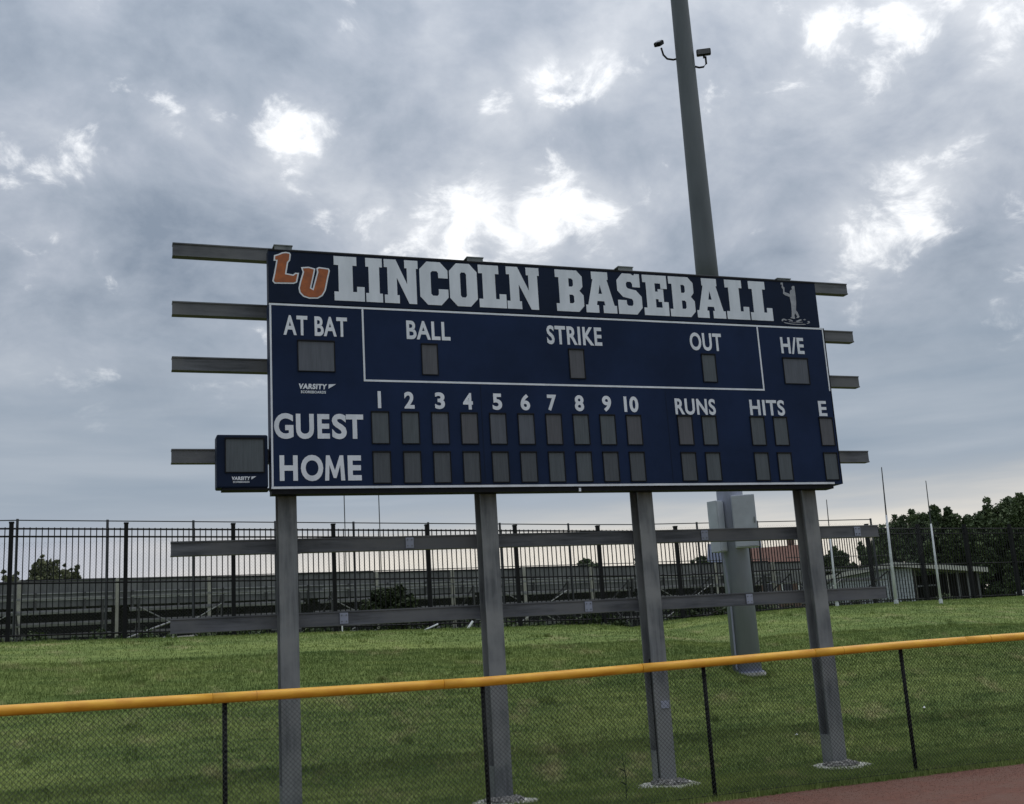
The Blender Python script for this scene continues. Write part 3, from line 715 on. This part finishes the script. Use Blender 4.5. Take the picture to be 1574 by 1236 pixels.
# ------------------------------------------------------------------ yellow capped outfield fence
def near_fence():
    t = thing('outfield_fence', 'low black chain-link outfield fence with a yellow plastic cap along its top', 'fence', (6.6, -1.65, 0))
    t.rotation_euler = (0, 0, math.atan(.05)); L0, L1 = -12.6, 12.4; H = 1.60
    HX = lambda lx: float(np.interp(lx + 6.6, [-6, -2.9, -.8, 2.15, 5.1, 8.2, 10.4, 20], [1.65, 1.640, 1.615, 1.590, 1.630, 1.680, 1.69, 1.69]))
    # cap: corrugated tube in lengths
    k = 0; x = L0; seg = 2.55
    while x < L1 - .1:
        x2 = min(x + seg, L1); mb = MB(); n = 14; nr = 7
        pts = []; rad = []
        for i in range(nr):
            f = i / (nr - 1); pts.append((x + f * (x2 - x), .004 * math.sin(f * 6 + k), HX(x + f * (x2 - x)))); rad.append(.054)
        mb.tube(pts, rad, 20); o = part('rail_cap', mb, 'yellow', t, smooth=False)
        o.data.polygons.foreach_set('use_smooth', [len(p.vertices) == 4 for p in o.data.polygons])
        part('zip_tie', MB().tube([(x + .45, 0, HX(x + .45)), (x + .458, 0, HX(x + .458))], .0555, 20), 'yellowseam', t)
        x = x2 + .004; k += 1
    # posts
    for wx in (-6.75, -3.75, -.76, 2.15, 5.11, 8.23, 11.25, 14.25, 17.25):
        px = wx - 6.6
        part('post', MB().tube([(px, .045, -.05), (px, .045, HX(px) - .03)], .026, 12), 'black', t, smooth=True)
        for z in (.18, .62, 1.06, 1.46): part('tie_band', MB().tube([(px, .045, z), (px, .045, z + .022)], .030, 10), 'black', t)
    part('bottom_rail', MB().tube([(L0, .03, .05), (L1, .03, .05)], .006, 6), 'black', t)
    # woven wire
    mb = MB(); pitch = .054; z0, z1 = .02, 1.635; hgt = z1 - z0; w = .0021
    x = L0 - hgt
    def wire(a, b, yy):
        d = (b - a).normalized(); n_ = Vector((-d.z, 0, d.x)) * w
        k_ = len(mb.v)
        for p in (a, b):
            mb.v += [tuple(p + n_ + Vector((0, yy, 0))), tuple(p - n_ + Vector((0, yy, 0))), tuple(p + Vector((0, yy - w * 1.8, 0)))]
        mb.f += [(k_, k_ + 1, k_ + 4, k_ + 3), (k_ + 1, k_ + 2, k_ + 5, k_ + 4), (k_ + 2, k_, k_ + 3, k_ + 5)]
    while x < L1:
        for sgn in (1, -1):
            xa, xb = (x, x + hgt) if sgn > 0 else (x + hgt, x)
            za, zb = z0, z1
            A, B = Vector((xa, 0, za)), Vector((xb, 0, zb))
            lo, hi = 0.0, 1.0
            dx = B.x - A.x
            t0, t1 = sorted(((L0 - A.x) / dx, (L1 - A.x) / dx)); lo, hi = max(lo, t0), min(hi, t1)
            if hi > lo: wire(A.lerp(B, lo), A.lerp(B, hi), .002 * sgn)
        x += pitch
    part('chain_link_mesh', mb, 'wire', t, kind='stuff')
near_fence()

# ------------------------------------------------------------------ light pole
def light_pole():
    bx, by = 9.03, 3.86; bz = float(gz(bx, by))
    t = thing('light_pole', 'tall tapering grey steel light pole rising behind the right half of the scoreboard', 'light pole', (bx, by, bz - .05))
    hs = [0, 3, 8, 13.7, 21]; rs = [.262, .245, .212, .172, .135]
    for nm, h0, h1, mm in (('lower_shaft', 0, 6.9, 'galv'), ('upper_shaft', 6.75, 21, 'galvdark')):  # one pole split in two tones; pale foot and backlit top are painted
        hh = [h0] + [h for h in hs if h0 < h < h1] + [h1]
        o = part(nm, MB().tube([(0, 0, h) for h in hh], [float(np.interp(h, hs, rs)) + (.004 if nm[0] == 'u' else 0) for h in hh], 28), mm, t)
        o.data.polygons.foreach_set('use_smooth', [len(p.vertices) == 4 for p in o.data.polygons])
    mb = MB().tube([(0, 0, -.2), (0, 0, .03)], .33, 24); part('concrete_base', mb, 'concrete', t)
    mb = MB().tube([(0, 0, .03), (0, 0, .055)], .30, 24); part('base_plate', mb, 'galv', t)
    z = lambda v: v - bz + .05
    # slip joints
    for zz in ():
        r_ = np.interp(zz - bz, hs, rs); part('joint_collar', MB().tube([(0, 0, z(zz)), (0, 0, z(zz) + .10)], float(r_) + .004, 28), 'galv', t)
    # two floodlights on goose-neck arms
    rt = Vector((.86, -.51, 0))
    A = [rt * -.13 + Vector((0, 0, z(13.55))), rt * -.24 + Vector((0, 0, z(13.54))), rt * -.36 + Vector((0, 0, z(13.58))), rt * -.43 + Vector((0, 0, z(13.68))), rt * -.46 + Vector((0, 0, z(13.84)))]
    a = part('lamp_arm', MB().tube(A, .021, 8), 'black', t, smooth=True)
    def head(c, rx, rz, w, h, d):
        m = Matrix.Translation(c) @ Euler((rx[0], rx[1], rz)).to_matrix().to_4x4()
        o = part('floodlight', MB().box((-w / 2, -d / 2, -h / 2), (w / 2, d / 2, h / 2), mtx=m), 'black', t); edge_wear(o, .02)
        part('lamp_lens', MB().box((-w / 2 + .02, -d / 2 - .006, -h / 2 + .02), (w / 2 - .02, -d / 2 - .001, h / 2 - .02), mtx=m), 'lampglass', o)
        part('bracket', MB().box((-.02, -.03, -h / 2 - .05), (.02, .03, -h / 2), mtx=m), 'black', o)
    head(rt * -.50 + Vector((0, 0, z(13.95))), (R(-52), R(10)), R(-55), .15, .20, .09)
    B = [rt * .13 + Vector((0, 0, z(13.34))), rt * .26 + Vector((0, 0, z(13.28))), rt * .35 + Vector((0, 0, z(13.28))), rt * .41 + Vector((0, 0, z(13.34))), rt * .41 + Vector((0, 0, z(13.50)))]
    part('lamp_arm', MB().tube(B, .021, 8), 'black', t, smooth=True)
    head(rt * .38 + Vector((0, 0, z(13.60))), (R(12), 0), R(-28), .29, .13, .12)
    # enclosures
    m = Matrix.Translation((-.36, -.05, z(3.94))) @ Euler((0, 0, R(20))).to_matrix().to_4x4()
    o = part('meter_box', MB().box((-.10, -.11, -.47), (.10, .11, .47), mtx=m), 'box', t, label='narrow grey electrical box on the left of the pole'); edge_wear(o, .008)
    part('box_door', MB().box((-.085, -.122, -.45), (.085, -.111, .45), mtx=m), 'box', o)
    m = Matrix.Translation((.03, -.37, z(3.99))) @ Euler((0, 0, R(-29))).to_matrix().to_4x4()
    o = part('control_box', MB().box((-.20, -.10, -.48), (.22, .14, .48), mtx=m), 'box', t, label='wide grey control box on the front of the pole'); edge_wear(o, .008)
    part('box_door', MB().box((-.185, -.114, -.455), (.205, -.101, .46), mtx=m), 'box', o)
    part('latch', MB().box((.17, -.130, -.05), (.19, -.115, .06), mtx=m), 'boxd', o)
    part('conduit', MB().tube([(-.33, -.1, z(3.46)), (-.30, -.12, z(3.0)), (-.262, -.10, z(2.6)), (-.272, -.10, .1)], .018, 8), 'galv', t)
light_pole()

# ------------------------------------------------------------------ iron picket fence on the crest
def top_z(x): return float(np.interp(x, [-8, -3.78, 11.77, 15, 19.67, 26], [5.10, 5.06, 4.76, 4.86, 5.0, 5.0]))
def iron_fence():
    t = thing('iron_fence', 'tall black iron picket fence along the top of the grass berm', 'fence', (8, 11.2, 2.5)); inv_ = Vector((-8, -11.2, -2.5))
    me_p = MB().box((-.010, -.010, 0), (.010, .010, 2.28)).mesh('picket', 'black')
    me_post = MB().box((-.042, -.042, -.1), (.042, .042, 2.42)).mesh('post', 'black')
    me_cap = MB().box((-.05, -.05, 2.42), (.05, .05, 2.45)).mesh('post_cap', 'black')
    for i, (x, y) in enumerate(FENCE):
        zt = top_z(x) - 2.40
        o = link('post', me_post, t, Vector((x, y, zt)) + inv_); link('post_cap', me_cap, o)
        if i == len(FENCE) - 1: break
        x2, y2 = FENCE[i + 1]; zt2 = top_z(x2) - 2.40
        a, b = Vector((x, y, zt)), Vector((x2, y2, zt2)); n = 18 if i < 9 else (22 if i < 12 else 17)
        ang = math.atan2(y2 - y, x2 - x)
        for k in range(1, n + 1):
            p = a.lerp(b, k / (n + 1)); o = link('picket', me_p, t, p + inv_ + Vector((0, 0, .06))); o.rotation_euler = (0, 0, ang)
        for h in (2.31, 2.15, 1.20, .16):
            part('rail', MB().tube([tuple(a + inv_ + Vector((0, 0, h))), tuple(b + inv_ + Vector((0, 0, h)))], .019, 4), 'black', t)
iron_fence()

# ------------------------------------------------------------------ chain-link fence behind it
def rear_fence():
    t = thing('chain_link_fence', 'grey chain-link fence with a thin top rail standing just behind the iron picket fence', 'fence', (6, 13.3, 2.5)); iv = Vector((-6, -13.3, -2.5))
    def zt(x): return 5.50 - .40 * min(1, max(0, (x + 3.9) / 15))
    xs_ = [-5.79 + 1.93 * i for i in range(14)]
    for i, x in enumerate(xs_):
        part('post', MB().tube([tuple(Vector((x, 13.3, 2.3)) + iv), tuple(Vector((x, 13.3, zt(x) + .03)) + iv)], .030, 8), 'fencegrey', t)
        if i < len(xs_) - 1:
            part('top_rail', MB().tube([tuple(Vector((x, 13.3, zt(x))) + iv), tuple(Vector((xs_[i + 1], 13.3, zt(xs_[i + 1]))) + iv)], .014, 6), 'fencegrey', t)
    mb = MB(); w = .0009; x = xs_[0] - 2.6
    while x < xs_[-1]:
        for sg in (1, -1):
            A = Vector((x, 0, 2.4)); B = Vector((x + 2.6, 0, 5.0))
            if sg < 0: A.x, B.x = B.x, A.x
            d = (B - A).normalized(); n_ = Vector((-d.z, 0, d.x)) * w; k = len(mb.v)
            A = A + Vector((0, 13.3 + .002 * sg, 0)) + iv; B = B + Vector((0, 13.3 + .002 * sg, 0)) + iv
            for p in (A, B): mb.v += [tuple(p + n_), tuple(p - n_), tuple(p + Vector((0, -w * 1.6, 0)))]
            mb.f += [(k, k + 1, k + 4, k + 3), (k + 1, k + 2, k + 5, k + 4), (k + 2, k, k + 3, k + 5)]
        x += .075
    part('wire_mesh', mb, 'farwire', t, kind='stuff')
rear_fence()

# ------------------------------------------------------------------ long stand with a grey parapet
def stand():
    a = Vector((-14, 26.2, 2.4)); b = Vector((27, 30.3, 2.4)); d = (b - a).normalized(); L = (b - a).length
    t = thing('grandstand', 'long low stand with a grey panelled parapet and dark underside behind the fences', 'grandstand', tuple(a), math.atan2(d.y, d.x))
    x = 0; k = 0; wpan = 3.12
    while x < L:
        hz = 2.78 + .03 * math.sin(k * 2.3)
        part('parapet_panel', MB().box((x + .012, 0, 1.92), (x + wpan - .012, .16, hz)), 'wallgrey', t)
        part('post', MB().box((x - .06, -.34, -.1), (x + .06, -.22, hz + .02)), 'tanpost', t)
        part('coping', MB().box((x + .01, -.03, hz + .002), (x + wpan - .01, .19, hz + .06)), 'frame_dark', t)
        x += wpan; k += 1
    for zz in (2.14, 2.36): part('ledge', MB().box((0, -.035, zz), (L, -.002, zz + .035)), 'alu', t)
    for k in range(26): part('seat_bracket', MB().box((k * 1.56 + .5, -.12, 1.7), (k * 1.56 + .56, -.03, 2.4)), 'aludark', t)
    part('back_wall', MB().box((0, 1.5, -.1), (L, 1.7, 2.0)), 'walldark', t)
    part('deck', MB().box((0, .17, 1.9), (L, 5, 2.0)), 'walldark', t)
stand()

def bleacher(x, y, rz, label, L=4.4, rows=5):
    t = thing('bleacher', label, 'bleacher', (x, y, 2.36), rz, group='aluminium bleachers behind the iron fence')
    for r_ in range(rows):
        yy = r_ * .58; h = 1.46 - r_ * .27
        part('seat_plank', MB().box((0, yy, h), (L, yy + .25, h + .045)), 'alu', t)
        part('foot_plank', MB().box((0, yy - .28 + .58, h - .33), (L, yy - .03 + .58, h - .29)), 'alu', t)
    for k in range(3):
        fx_ = .2 + k * (L - .4) / 2; mb = MB()
        mb.tube([(fx_, .02, 1.4), (fx_, .02, 0)], .025, 6); mb.tube([(fx_, .05, 1.40), (fx_, rows * .58, .1)], .025, 6); mb.tube([(fx_, 0, .05), (fx_, rows * .58, .05)], .025, 6)
        mb.tube([(fx_, .05, .1), (fx_, 1.3, .75)], .02, 6); mb.tube([(fx_, 1.16, .85), (fx_, 1.16, 0)], .02, 6)
        part('frame', mb, 'aludark', t)
    part('cross_brace', MB().tube([(.2, 0, .1), (L / 2, 0, 1.2)], .015, 5), 'alu', t); part('cross_brace', MB().tube([(L / 2, -.02, .1), (.2, -.02, 1.2)], .015, 5), 'alu', t)
    part('guard_rail', MB().tube([(0, -.05, 1.9), (L, -.05, 1.9)], .012, 6), 'aludark', t)
B_LAB = ['aluminium bleacher seen from behind at the left edge of the photo', 'aluminium bleacher seen from behind, just left of the first scoreboard post',
         'aluminium bleacher seen from behind between the first and second scoreboard posts', 'aluminium bleacher seen from behind, just right of the second scoreboard post',
         'aluminium bleacher seen from behind, straddling the third scoreboard post', 'aluminium bleacher seen from behind, behind the grey light pole']
for k, x in enumerate((-6.2, -1.35, 3.5, 8.35, 13.1, 17.9)):
    bleacher(x, 15.3 + .12 * k, R(1.2 * k), B_LAB[k])

# ------------------------------------------------------------------ foliage
def leaf_cloud(clumps, n_per, size, seed):
    rg = np.random.default_rng(seed); P = []; T = []
    for (cx, cy, cz, r) in clumps:
        n = int(n_per * (r ** 1.6)) + 12
        u = rg.normal(size=(n, 3)); u /= np.linalg.norm(u, axis=1)[:, None]
        q = u * (r * rg.uniform(.25, 1.0, n) ** .5)[:, None] * np.array([1, 1, .85]) + np.array([cx, cy, cz])
        q += rg.normal(0, r * .08, (n, 3))
        e1 = rg.normal(size=(n, 3)); e1 /= np.linalg.norm(e1, axis=1)[:, None]
        e2 = np.cross(e1, rg.normal(size=(n, 3))); e2 /= np.linalg.norm(e2, axis=1)[:, None]
        s = size * rg.uniform(.5, 1.3, n)[:, None]
        P.append(np.stack([q - e1 * s, q + e2 * s * .55, q + e1 * s, q - e2 * s * .55], 1).reshape(-1, 3))
        T.append(np.repeat(np.clip(rg.normal(.45, .2, n) + rg.normal(0, .12), 0, 1), 4))
    return np.concatenate(P).astype(np.float32), np.concatenate(T).astype(np.float32)
def leaf_mesh(name, P, T, m):
    n = len(P) // 4; me = bpy.data.meshes.new(name); me.vertices.add(len(P)); me.vertices.foreach_set('co', P.ravel())
    me.loops.add(n * 4); me.loops.foreach_set('vertex_index', np.arange(n * 4, dtype=np.int32))
    me.polygons.add(n); me.polygons.foreach_set('loop_start', (np.arange(n) * 4).astype(np.int32))
    at = me.attributes.new('tint', 'FLOAT', 'POINT'); at.data.foreach_set('value', T)
    me.materials.append(M[m]); me.update(calc_edges=True); return me
def tree(x, y, z, h, w, label, seed, m='leafdark', cat='tree', group=None, n=26, leaf=.115, dens=520, low=.18, spiky=.5, name='tree', tips=20):
    rd = random.Random(seed); t = thing(name, label, cat, (x, y, z), group=group)
    cl = []; tr = MB(); th = h * .55
    tr.tube([(0, 0, -.3), (.1 * w * rd.uniform(-.3, .3), 0, th * .5), (0.05, .05, th)], [max(.06, w * .04), max(.045, w * .03), .03], 8)
    for k in range(n):
        f = k / n; zz = h * (low + (.92 - low) * rd.random() ** .85); prof = math.sin(math.pi * min(1, max(.12, (zz / h - low + .16) / (1.12 - low)))) ** .7
        a = rd.uniform(0, 6.283); q = w / 2 * prof * math.sqrt(rd.random()) * .82
        r = w * rd.uniform(.07, .17)
        c = (q * math.cos(a), q * math.sin(a), zz - r * .3); cl.append((*c, r))
        if k % 2 == 0: tr.tube([(0, 0, min(th, c[2]) * .6), (c[0] * .5, c[1] * .5, c[2] * .8), c], [.05, .03, .012], 5)
    for k in range(tips):       # sprays that break the outline
        a = rd.uniform(0, 6.283); e = rd.uniform(.1, 1.3); pr = rd.uniform(.36, .48)
        c = (w * pr * math.cos(a) * math.cos(e), w * pr * math.sin(a) * math.cos(e), h * (.50 + rd.uniform(.44, .56) * math.sin(e)))
        cl.append((*c, w * rd.uniform(.03, .06))); cl.append((c[0] * .9, c[1] * .9, c[2] * .94, w * .06)); cl.append((c[0] * .78, c[1] * .78, c[2] * .86, w * .08))
        tr.tube([(c[0] * .6, c[1] * .6, c[2] * .8), c], [.025, .008], 4)
    part('trunk', tr, 'bark', t)
    P, T = leaf_cloud(cl, dens / max(.6, (w * .15) ** 1.6), leaf, seed)
    link('crown', leaf_mesh('crown', P, T, m), t)
    return t
G_T = 'dark trees beyond the right end of the berm'
Tz = 2.4
tree(47.6, 48.3, Tz, 6.6, 5.8, 'dark low tree at the left end of the tall tree row', 11, group=G_T, n=64, low=.05)
tree(49.4, 46.6, Tz, 7.4, 5.4, 'dark tree just right of the tallest white pole, above the low block building', 12, group=G_T, n=68, low=.04)
tree(50.9, 46.0, Tz, 7.0, 5.4, 'dark spiky-topped tree directly behind the right-hand white pole', 13, group=G_T, n=66, low=.04)
tree(51.9, 44.4, Tz, 7.1, 5.2, 'dark tree with sky gaps right of the right-hand white pole', 14, group=G_T, n=64, low=.04, tips=22)
tree(53.4, 43.6, Tz, 7.6, 5.2, 'tallest dark tree with ragged top near the right edge of the photo', 15, group=G_T, n=66, low=.04, tips=26)
tree(54.9, 42.2, Tz, 6.9, 5.6, 'dark tree cut off by the right edge of the photo', 16, group=G_T, n=66, low=.04)
tree(41.75, 46.6, Tz, 4.7, 2.9, 'small dark tree left of the leftmost white pole', 21, group='small trees beside the block building', n=46, low=.05)
tree(43.3, 45.3, Tz, 4.9, 3.3, 'rounded dark tree between the leftmost and tallest white poles', 22, group='small trees beside the block building', n=50, low=.05)
tree(45.4, 45.9, Tz, 3.7, 2.8, 'low dark bushy tree just left of the tallest white pole', 23, group='small trees beside the block building', n=36, low=.05)
tree(-5.3, 55.3, Tz, 6.5, 3.1, 'olive green round-topped tree behind the stand at the far left', 31, m='leafolive', n=28, low=.3)
tree(-6.9, 55.6, Tz, 5.8, 2.2, 'small olive tree at the very left edge behind the stand', 33, m='leafolive', n=14, low=.3)
tree(-3.9, 55.6, Tz, 5.9, 2.2, 'smaller shaggy tree just right of the olive tree at the far left', 32, m='leafolive', n=16, low=.3)
# low line of tree tops over the stand
far_lab = ['faint low treetop over the stand right of the first scoreboard post', 'faint treetop over the stand midway between the first two posts', 'faint flat treetop over the stand left of the second post',
           'faint treetop over the stand just right of the second post', 'dark treetop over the stand midway between the second and third posts', 'dark treetop over the stand just left of the third post',
           'thin leaning treetop over the stand right of the third post', 'dark treetop over the stand left of the light pole']
for k, (x, y, h, w) in enumerate(((9, 84, 5.9, 6), (15, 83, 5.7, 7), (21, 82, 6.0, 8), (27.5, 80, 6.0, 6), (32.5, 78, 6.1, 6), (36.8, 74.5, 6.9, 4.2), (41.0, 73.0, 7.1, 2.6), (45.5, 71, 6.3, 4.0))):
    tree(x, y, Tz, h, w, far_lab[k], 50 + k, group='faint treetops beyond the stand', n=16, low=.3, leaf=.2, dens=220)
# bush pushed against the fences
tree(4.42, 12.1, 2.30, 1.25, 1.9, 'dark green bush growing against the fence between the first two scoreboard posts', 41, m='leafbush', cat='bush', n=34, leaf=.05, dens=800, low=.02, name='bush')
tree(.9, 12.0, 2.30, .62, 1.3, 'low weedy shrub at the fence foot right of the first scoreboard post', 42, m='leafbush', cat='shrub', n=12, leaf=.05, dens=160, low=.02, name='shrub')
tree(9.5, 11.9, 2.05, .62, 2.2, 'low dark shrub filling the dip under the fence left of the third post', 43, m='leafbush', cat='shrub', n=18, leaf=.05, dens=200, low=.02, name='shrub')
tree(12.6, 12.2, 2.25, .6, 2.2, 'low dark shrub at the fence foot just left of the light pole', 44, m='leafbush', cat='shrub', n=18, leaf=.05, dens=200, low=.02, name='shrub')
def undergrowth():
    rg = random.Random(5); cl = []
    for k in range(150):
        x = rg.uniform(-6, 24); y = float(crest_y(x)) + rg.uniform(.25, 1.1); r = rg.uniform(.10, .24)
        cl.append((x, y, float(crest_z(x)) + rg.uniform(-.12, .12), r))
    P, T = leaf_cloud(cl, 900, .045, 77)
    o = link('undergrowth', leaf_mesh('undergrowth', P, T, 'leafdark')); o['kind'] = 'stuff'
    o['label'] = 'dark weeds and low growth along the foot of the iron fence'; o['category'] = 'undergrowth'
undergrowth()

# ------------------------------------------------------------------ white poles on the crest
def white_pole(x, y, h, lean, label, r=.055):
    z = float(gz(x, y)); t = thing('white_pole', label, 'pole', (x, y, z - .05), group='three thin white poles by the iron fence')
    pts = [(0, 0, 0), (lean * .2, 0, h * .35), (lean * .5, 0, h * .65), (lean, 0, h)]
    part('shaft', MB().tube(pts[:3], [r, r * .8, r * .62], 10), 'polewhite', t, smooth=True)
    part('tip_section', MB().tube(pts[2:], [r * .45, r * .28], 8), 'fencegrey', t)
    part('ground_sleeve', MB().tube([(0, 0, 0), (0, 0, .16)], r * 1.4, 10), 'polewhite', t)
white_pole(16.55, 11.55, 2.95, .06, 'leftmost of the three thin white poles, ending low beside the upper frame beam', .036)
white_pole(18.07, 11.05, 3.78, .10, 'tallest of the three thin white poles, in the middle', .045)
white_pole(18.95, 10.35, 3.35, .06, 'rightmost of the three thin white poles, in front of the dark shed bay', .036)

for k, (x, y, lab) in enumerate(((15.75, 73.6, 'left one of two hair-thin distant poles between the first two scoreboard posts'), (18.4, 73.0, 'right one of two hair-thin distant poles between the first two scoreboard posts'))):
    tag(link('thin_pole', MB().tube([(0, 0, 0), (0, 0, 12.9)], .04, 6).mesh('thin_pole', 'fencegrey'), None, (x, y, 2.3)), lab, 'pole', 'two distant thin poles')

# ------------------------------------------------------------------ low block building
def shed():
    A = Vector((33.75, 36.1, 2.3)); d = Vector((5.5, -4.4, 0)).normalized(); ang = math.atan2(d.y, d.x)
    t = thing('block_building', 'low white block building with shallow pale roof and dark open bays', 'building', tuple(A), ang)
    zr = lambda s: float(np.interp(s, [-.9, 3.2, 7.6], [2.42, 2.92, 2.30]))
    # block wall: staggered blocks with open joints over a backing
    mb = MB(); z = 0; row = 0
    while z < 2.6:
        s = -.2 - (.2 if row % 2 else 0)
        while s < 4.0:
            s0, s1 = max(s, -.2), min(s + .39, 4.0)
            top = min(z + .19, zr((s0 + s1) / 2) - .22)
            if s1 - s0 > .05 and top > z + .03: mb.box((s0, 0, z), (s1, .12, top))
            s += .40
        z += .20; row += 1
    part('block_wall', mb, 'blockwhite', t, kind='stuff')
    part('wall_core', MB().box((-.2, .02, -.2), (4.0, .25, 2.15)), 'darkwood', t)
    part('side_wall', MB().box((-.25, .0, -.2), (-.22, 6, 2.1)), 'blockwhite', t)
    part('back_wall', MB().box((4.02, 3.0, -.2), (7.2, 3.2, 2.3)), 'darkwood', t)
    part('inner_wall', MB().box((4.02, .0, -.2), (4.1, 3, 2.4)), 'darkwood', t)
    for s, w in ((4.02, .05), (5.05, .07), (5.55, .05), (6.0, .12), (6.45, .10), (6.95, .11)):
        part('bay_post', MB().box((s + .1, .05, -.2), (s + .1 + w, .13, zr(s) - .26)), 'tanpost' if w < .06 else 'wallgrey', t)
    part('lintel', MB().box((4.12, .02, 1.62), (5.1, .04, 1.70)), 'wallgrey', t)
    for s0, s1 in ((-.9, 3.2), (3.2, 7.6)):
        for nm, dz0, dz1, y0, y1, mm in (('roof', -.03, .05, -.30, 6.0, 'wallgrey'), ('fascia', -.20, .02, -.36, -.31, 'fascia')):
            b = MB(); b.v = [(s0, y0, zr(s0) + dz0), (s1, y0, zr(s1) + dz0), (s1, y1, zr(s1) + dz0), (s0, y1, zr(s0) + dz0), (s0, y0, zr(s0) + dz1), (s1, y0, zr(s1) + dz1), (s1, y1, zr(s1) + dz1), (s0, y1, zr(s0) + dz1)]
            b.f = [(0, 3, 2, 1), (4, 5, 6, 7), (0, 1, 5, 4), (1, 2, 6, 5), (2, 3, 7, 6), (3, 0, 4, 7)]
            part(nm, b, mm, t)
shed()

def house(x, y, z, rz, w, dp, hw, hr, label, wall, roof, win_=4):
    t = thing('house', label, 'house', (x, y, z), rz)
    part('wall', MB().box((0, 0, 0), (w, dp, hw)), wall, t)
    mb = MB(); ov = .5
    mb.v = [(-ov, -ov, hw), (w + ov, -ov, hw), (w + ov, dp + ov, hw), (-ov, dp + ov, hw), (-ov, dp / 2, hw + hr), (w + ov, dp / 2, hw + hr)]
    mb.f = [(0, 1, 5, 4), (2, 3, 4, 5), (0, 4, 3), (1, 2, 5), (0, 3, 2, 1)]
    r_ = part('roof', mb, roof, t); part('chimney', MB().box((w * .7, dp * .55, hw + .3), (w * .7 + .8, dp * .55 + .8, hw + hr + 1)), wall, r_)
    for k in range(win_):
        xx = w * (k + .5) / win_ - .5; f = part('window', MB().box((xx, -.06, hw - 2.2), (xx + 1.1, -.01, hw - .7)), 'white', t)
        part('pane', MB().box((xx + .1, -.09, hw - 2.1), (xx + 1.0, -.065, hw - .8)), 'glass', f)
house(60.2, 88.6, 2.4, R(-33), 6.6, 7, 5.6, 3.2, 'distant house with a rusty red roof seen through the fence right of the light pole', 'brickwall', 'redroof')
house(61.6, 97.5, 2.4, R(-33), 5.0, 7, 7.6, 2.7, 'distant slate-blue roofed house behind the red-roofed one', 'blockwhite', 'blueroof', 3)

# parked white car half out of frame beside the trees
def car():
    t = thing('parked_car', 'white car parked under the dark trees at the right edge of the photo', 'car', (47.9, 35.2, 2.75), R(-35))
    prof = [(-2.1, .35), (-2.15, .8), (-1.5, .92), (-.9, 1.4), (.7, 1.42), (1.35, .95), (2.1, .82), (2.15, .35)]
    mb = MB(); n = len(prof)
    for yy in (-.85, .85): mb.v += [(a, yy * (.86 if b > 1.2 else 1), b) for a, b in prof]
    mb.f = [tuple(range(n)), tuple(range(n, 2 * n))[::-1]] + [(i, n + i, n + (i + 1) % n, (i + 1) % n) for i in range(n)]
    o = part('body', mb, 'white', t); edge_wear(o, .05)
    for sx in (-1.3, 1.35):
        for sy in (-.86, .66): part('wheel', MB().tube([(sx, sy, .32), (sx, sy + .2, .32)], .32, 14), 'tyre', t)
    part('side_window', MB().quadface([(-1.3, -.845, .98), (1.15, -.845, 1.0), (.62, -.76, 1.34), (-.82, -.76, 1.33)]), 'glass', t)
car()

# ------------------------------------------------------------------ odds and ends on the grass
def rod(name, a, b, r, m, label, cat, group=None):
    c = Vector(a); o = link(name, MB().tube([(0, 0, 0), tuple(Vector(b) - c)], r, 8).mesh(name, m), None, a); return tag(o, label, cat, group)
def G3(x, y, dz=0.0): return (x, y, float(gz(x, y)) + dz)
rod('marker_stake', G3(2.92, 10.3, -.03), G3(2.92, 10.3, .17), .016, 'white', 'short white stake in the grass below the lowest frame beam', 'stake')
rod('loose_pipe', G3(4.72, 10.15, .0), G3(5.12, 10.45, .13), .018, 'polewhite', 'thin pale pipe lying at the fence foot left of the second scoreboard post', 'pipe')
rod('white_peg', G3(5.66, 9.95, .0), G3(5.80, 9.98, .17), .028, 'white', 'thick white peg leaning in the grass just left of the second scoreboard post', 'peg')
rod('leaning_pipe', G3(-1.75, 11.6, .02), (-.55, 12.0, 3.02), .022, 'alu', 'pale pipe leaning behind the iron fence left of the lowest frame beam', 'pipe')
rod('leaning_board', G3(-1.1, 11.2, .02), G3(-.1, 11.6, .10), .03, 'tanpost', 'pale timber lying at the fence foot at the left', 'board')
mb = MB(); mb.tube([(0, 0, 0), (.02, .0, .28), (-.01, .01, .55)], [.006, .005, .003], 5)
for k in range(5): mb.quadface([(.01, 0, .1 + k * .08), (.05 * (-1) ** k, .01, .14 + k * .08), (.06 * (-1) ** k, .01, .16 + k * .08), (.015, 0, .12 + k * .08)])
tag(link('weed_stalk', mb.mesh('weed_stalk', 'leafbush'), None, (4.25, -.95, 0)), 'thin dry weed stalk left of the third scoreboard post', 'weed')
def litter(x, y, s, label):
    mb = MB(); z = float(gz(x, y)); b = [(random.uniform(-1, 1) * s, random.uniform(-1, 1) * s, random.uniform(0, 1) * s) for _ in range(8)]
    mb.v = [(-s, 0, 0), (0, -s, 0), (s, 0, 0), (0, s, 0), (s * .3, s * .1, s * .9)]; mb.f = [(0, 1, 4), (1, 2, 4), (2, 3, 4), (3, 0, 4), (3, 2, 1, 0)]
    tag(link('litter_scrap', mb.mesh('litter_scrap', 'white'), None, (x, y, z + .02)), label, 'litter', 'white scraps on the grass')
litter(11.1, 1.75, .035, 'tiny white scrap on the grass right of the rightmost scoreboard post')
litter(8.3, 1.35, .028, 'tiny white scrap on the grass between the third and rightmost posts')
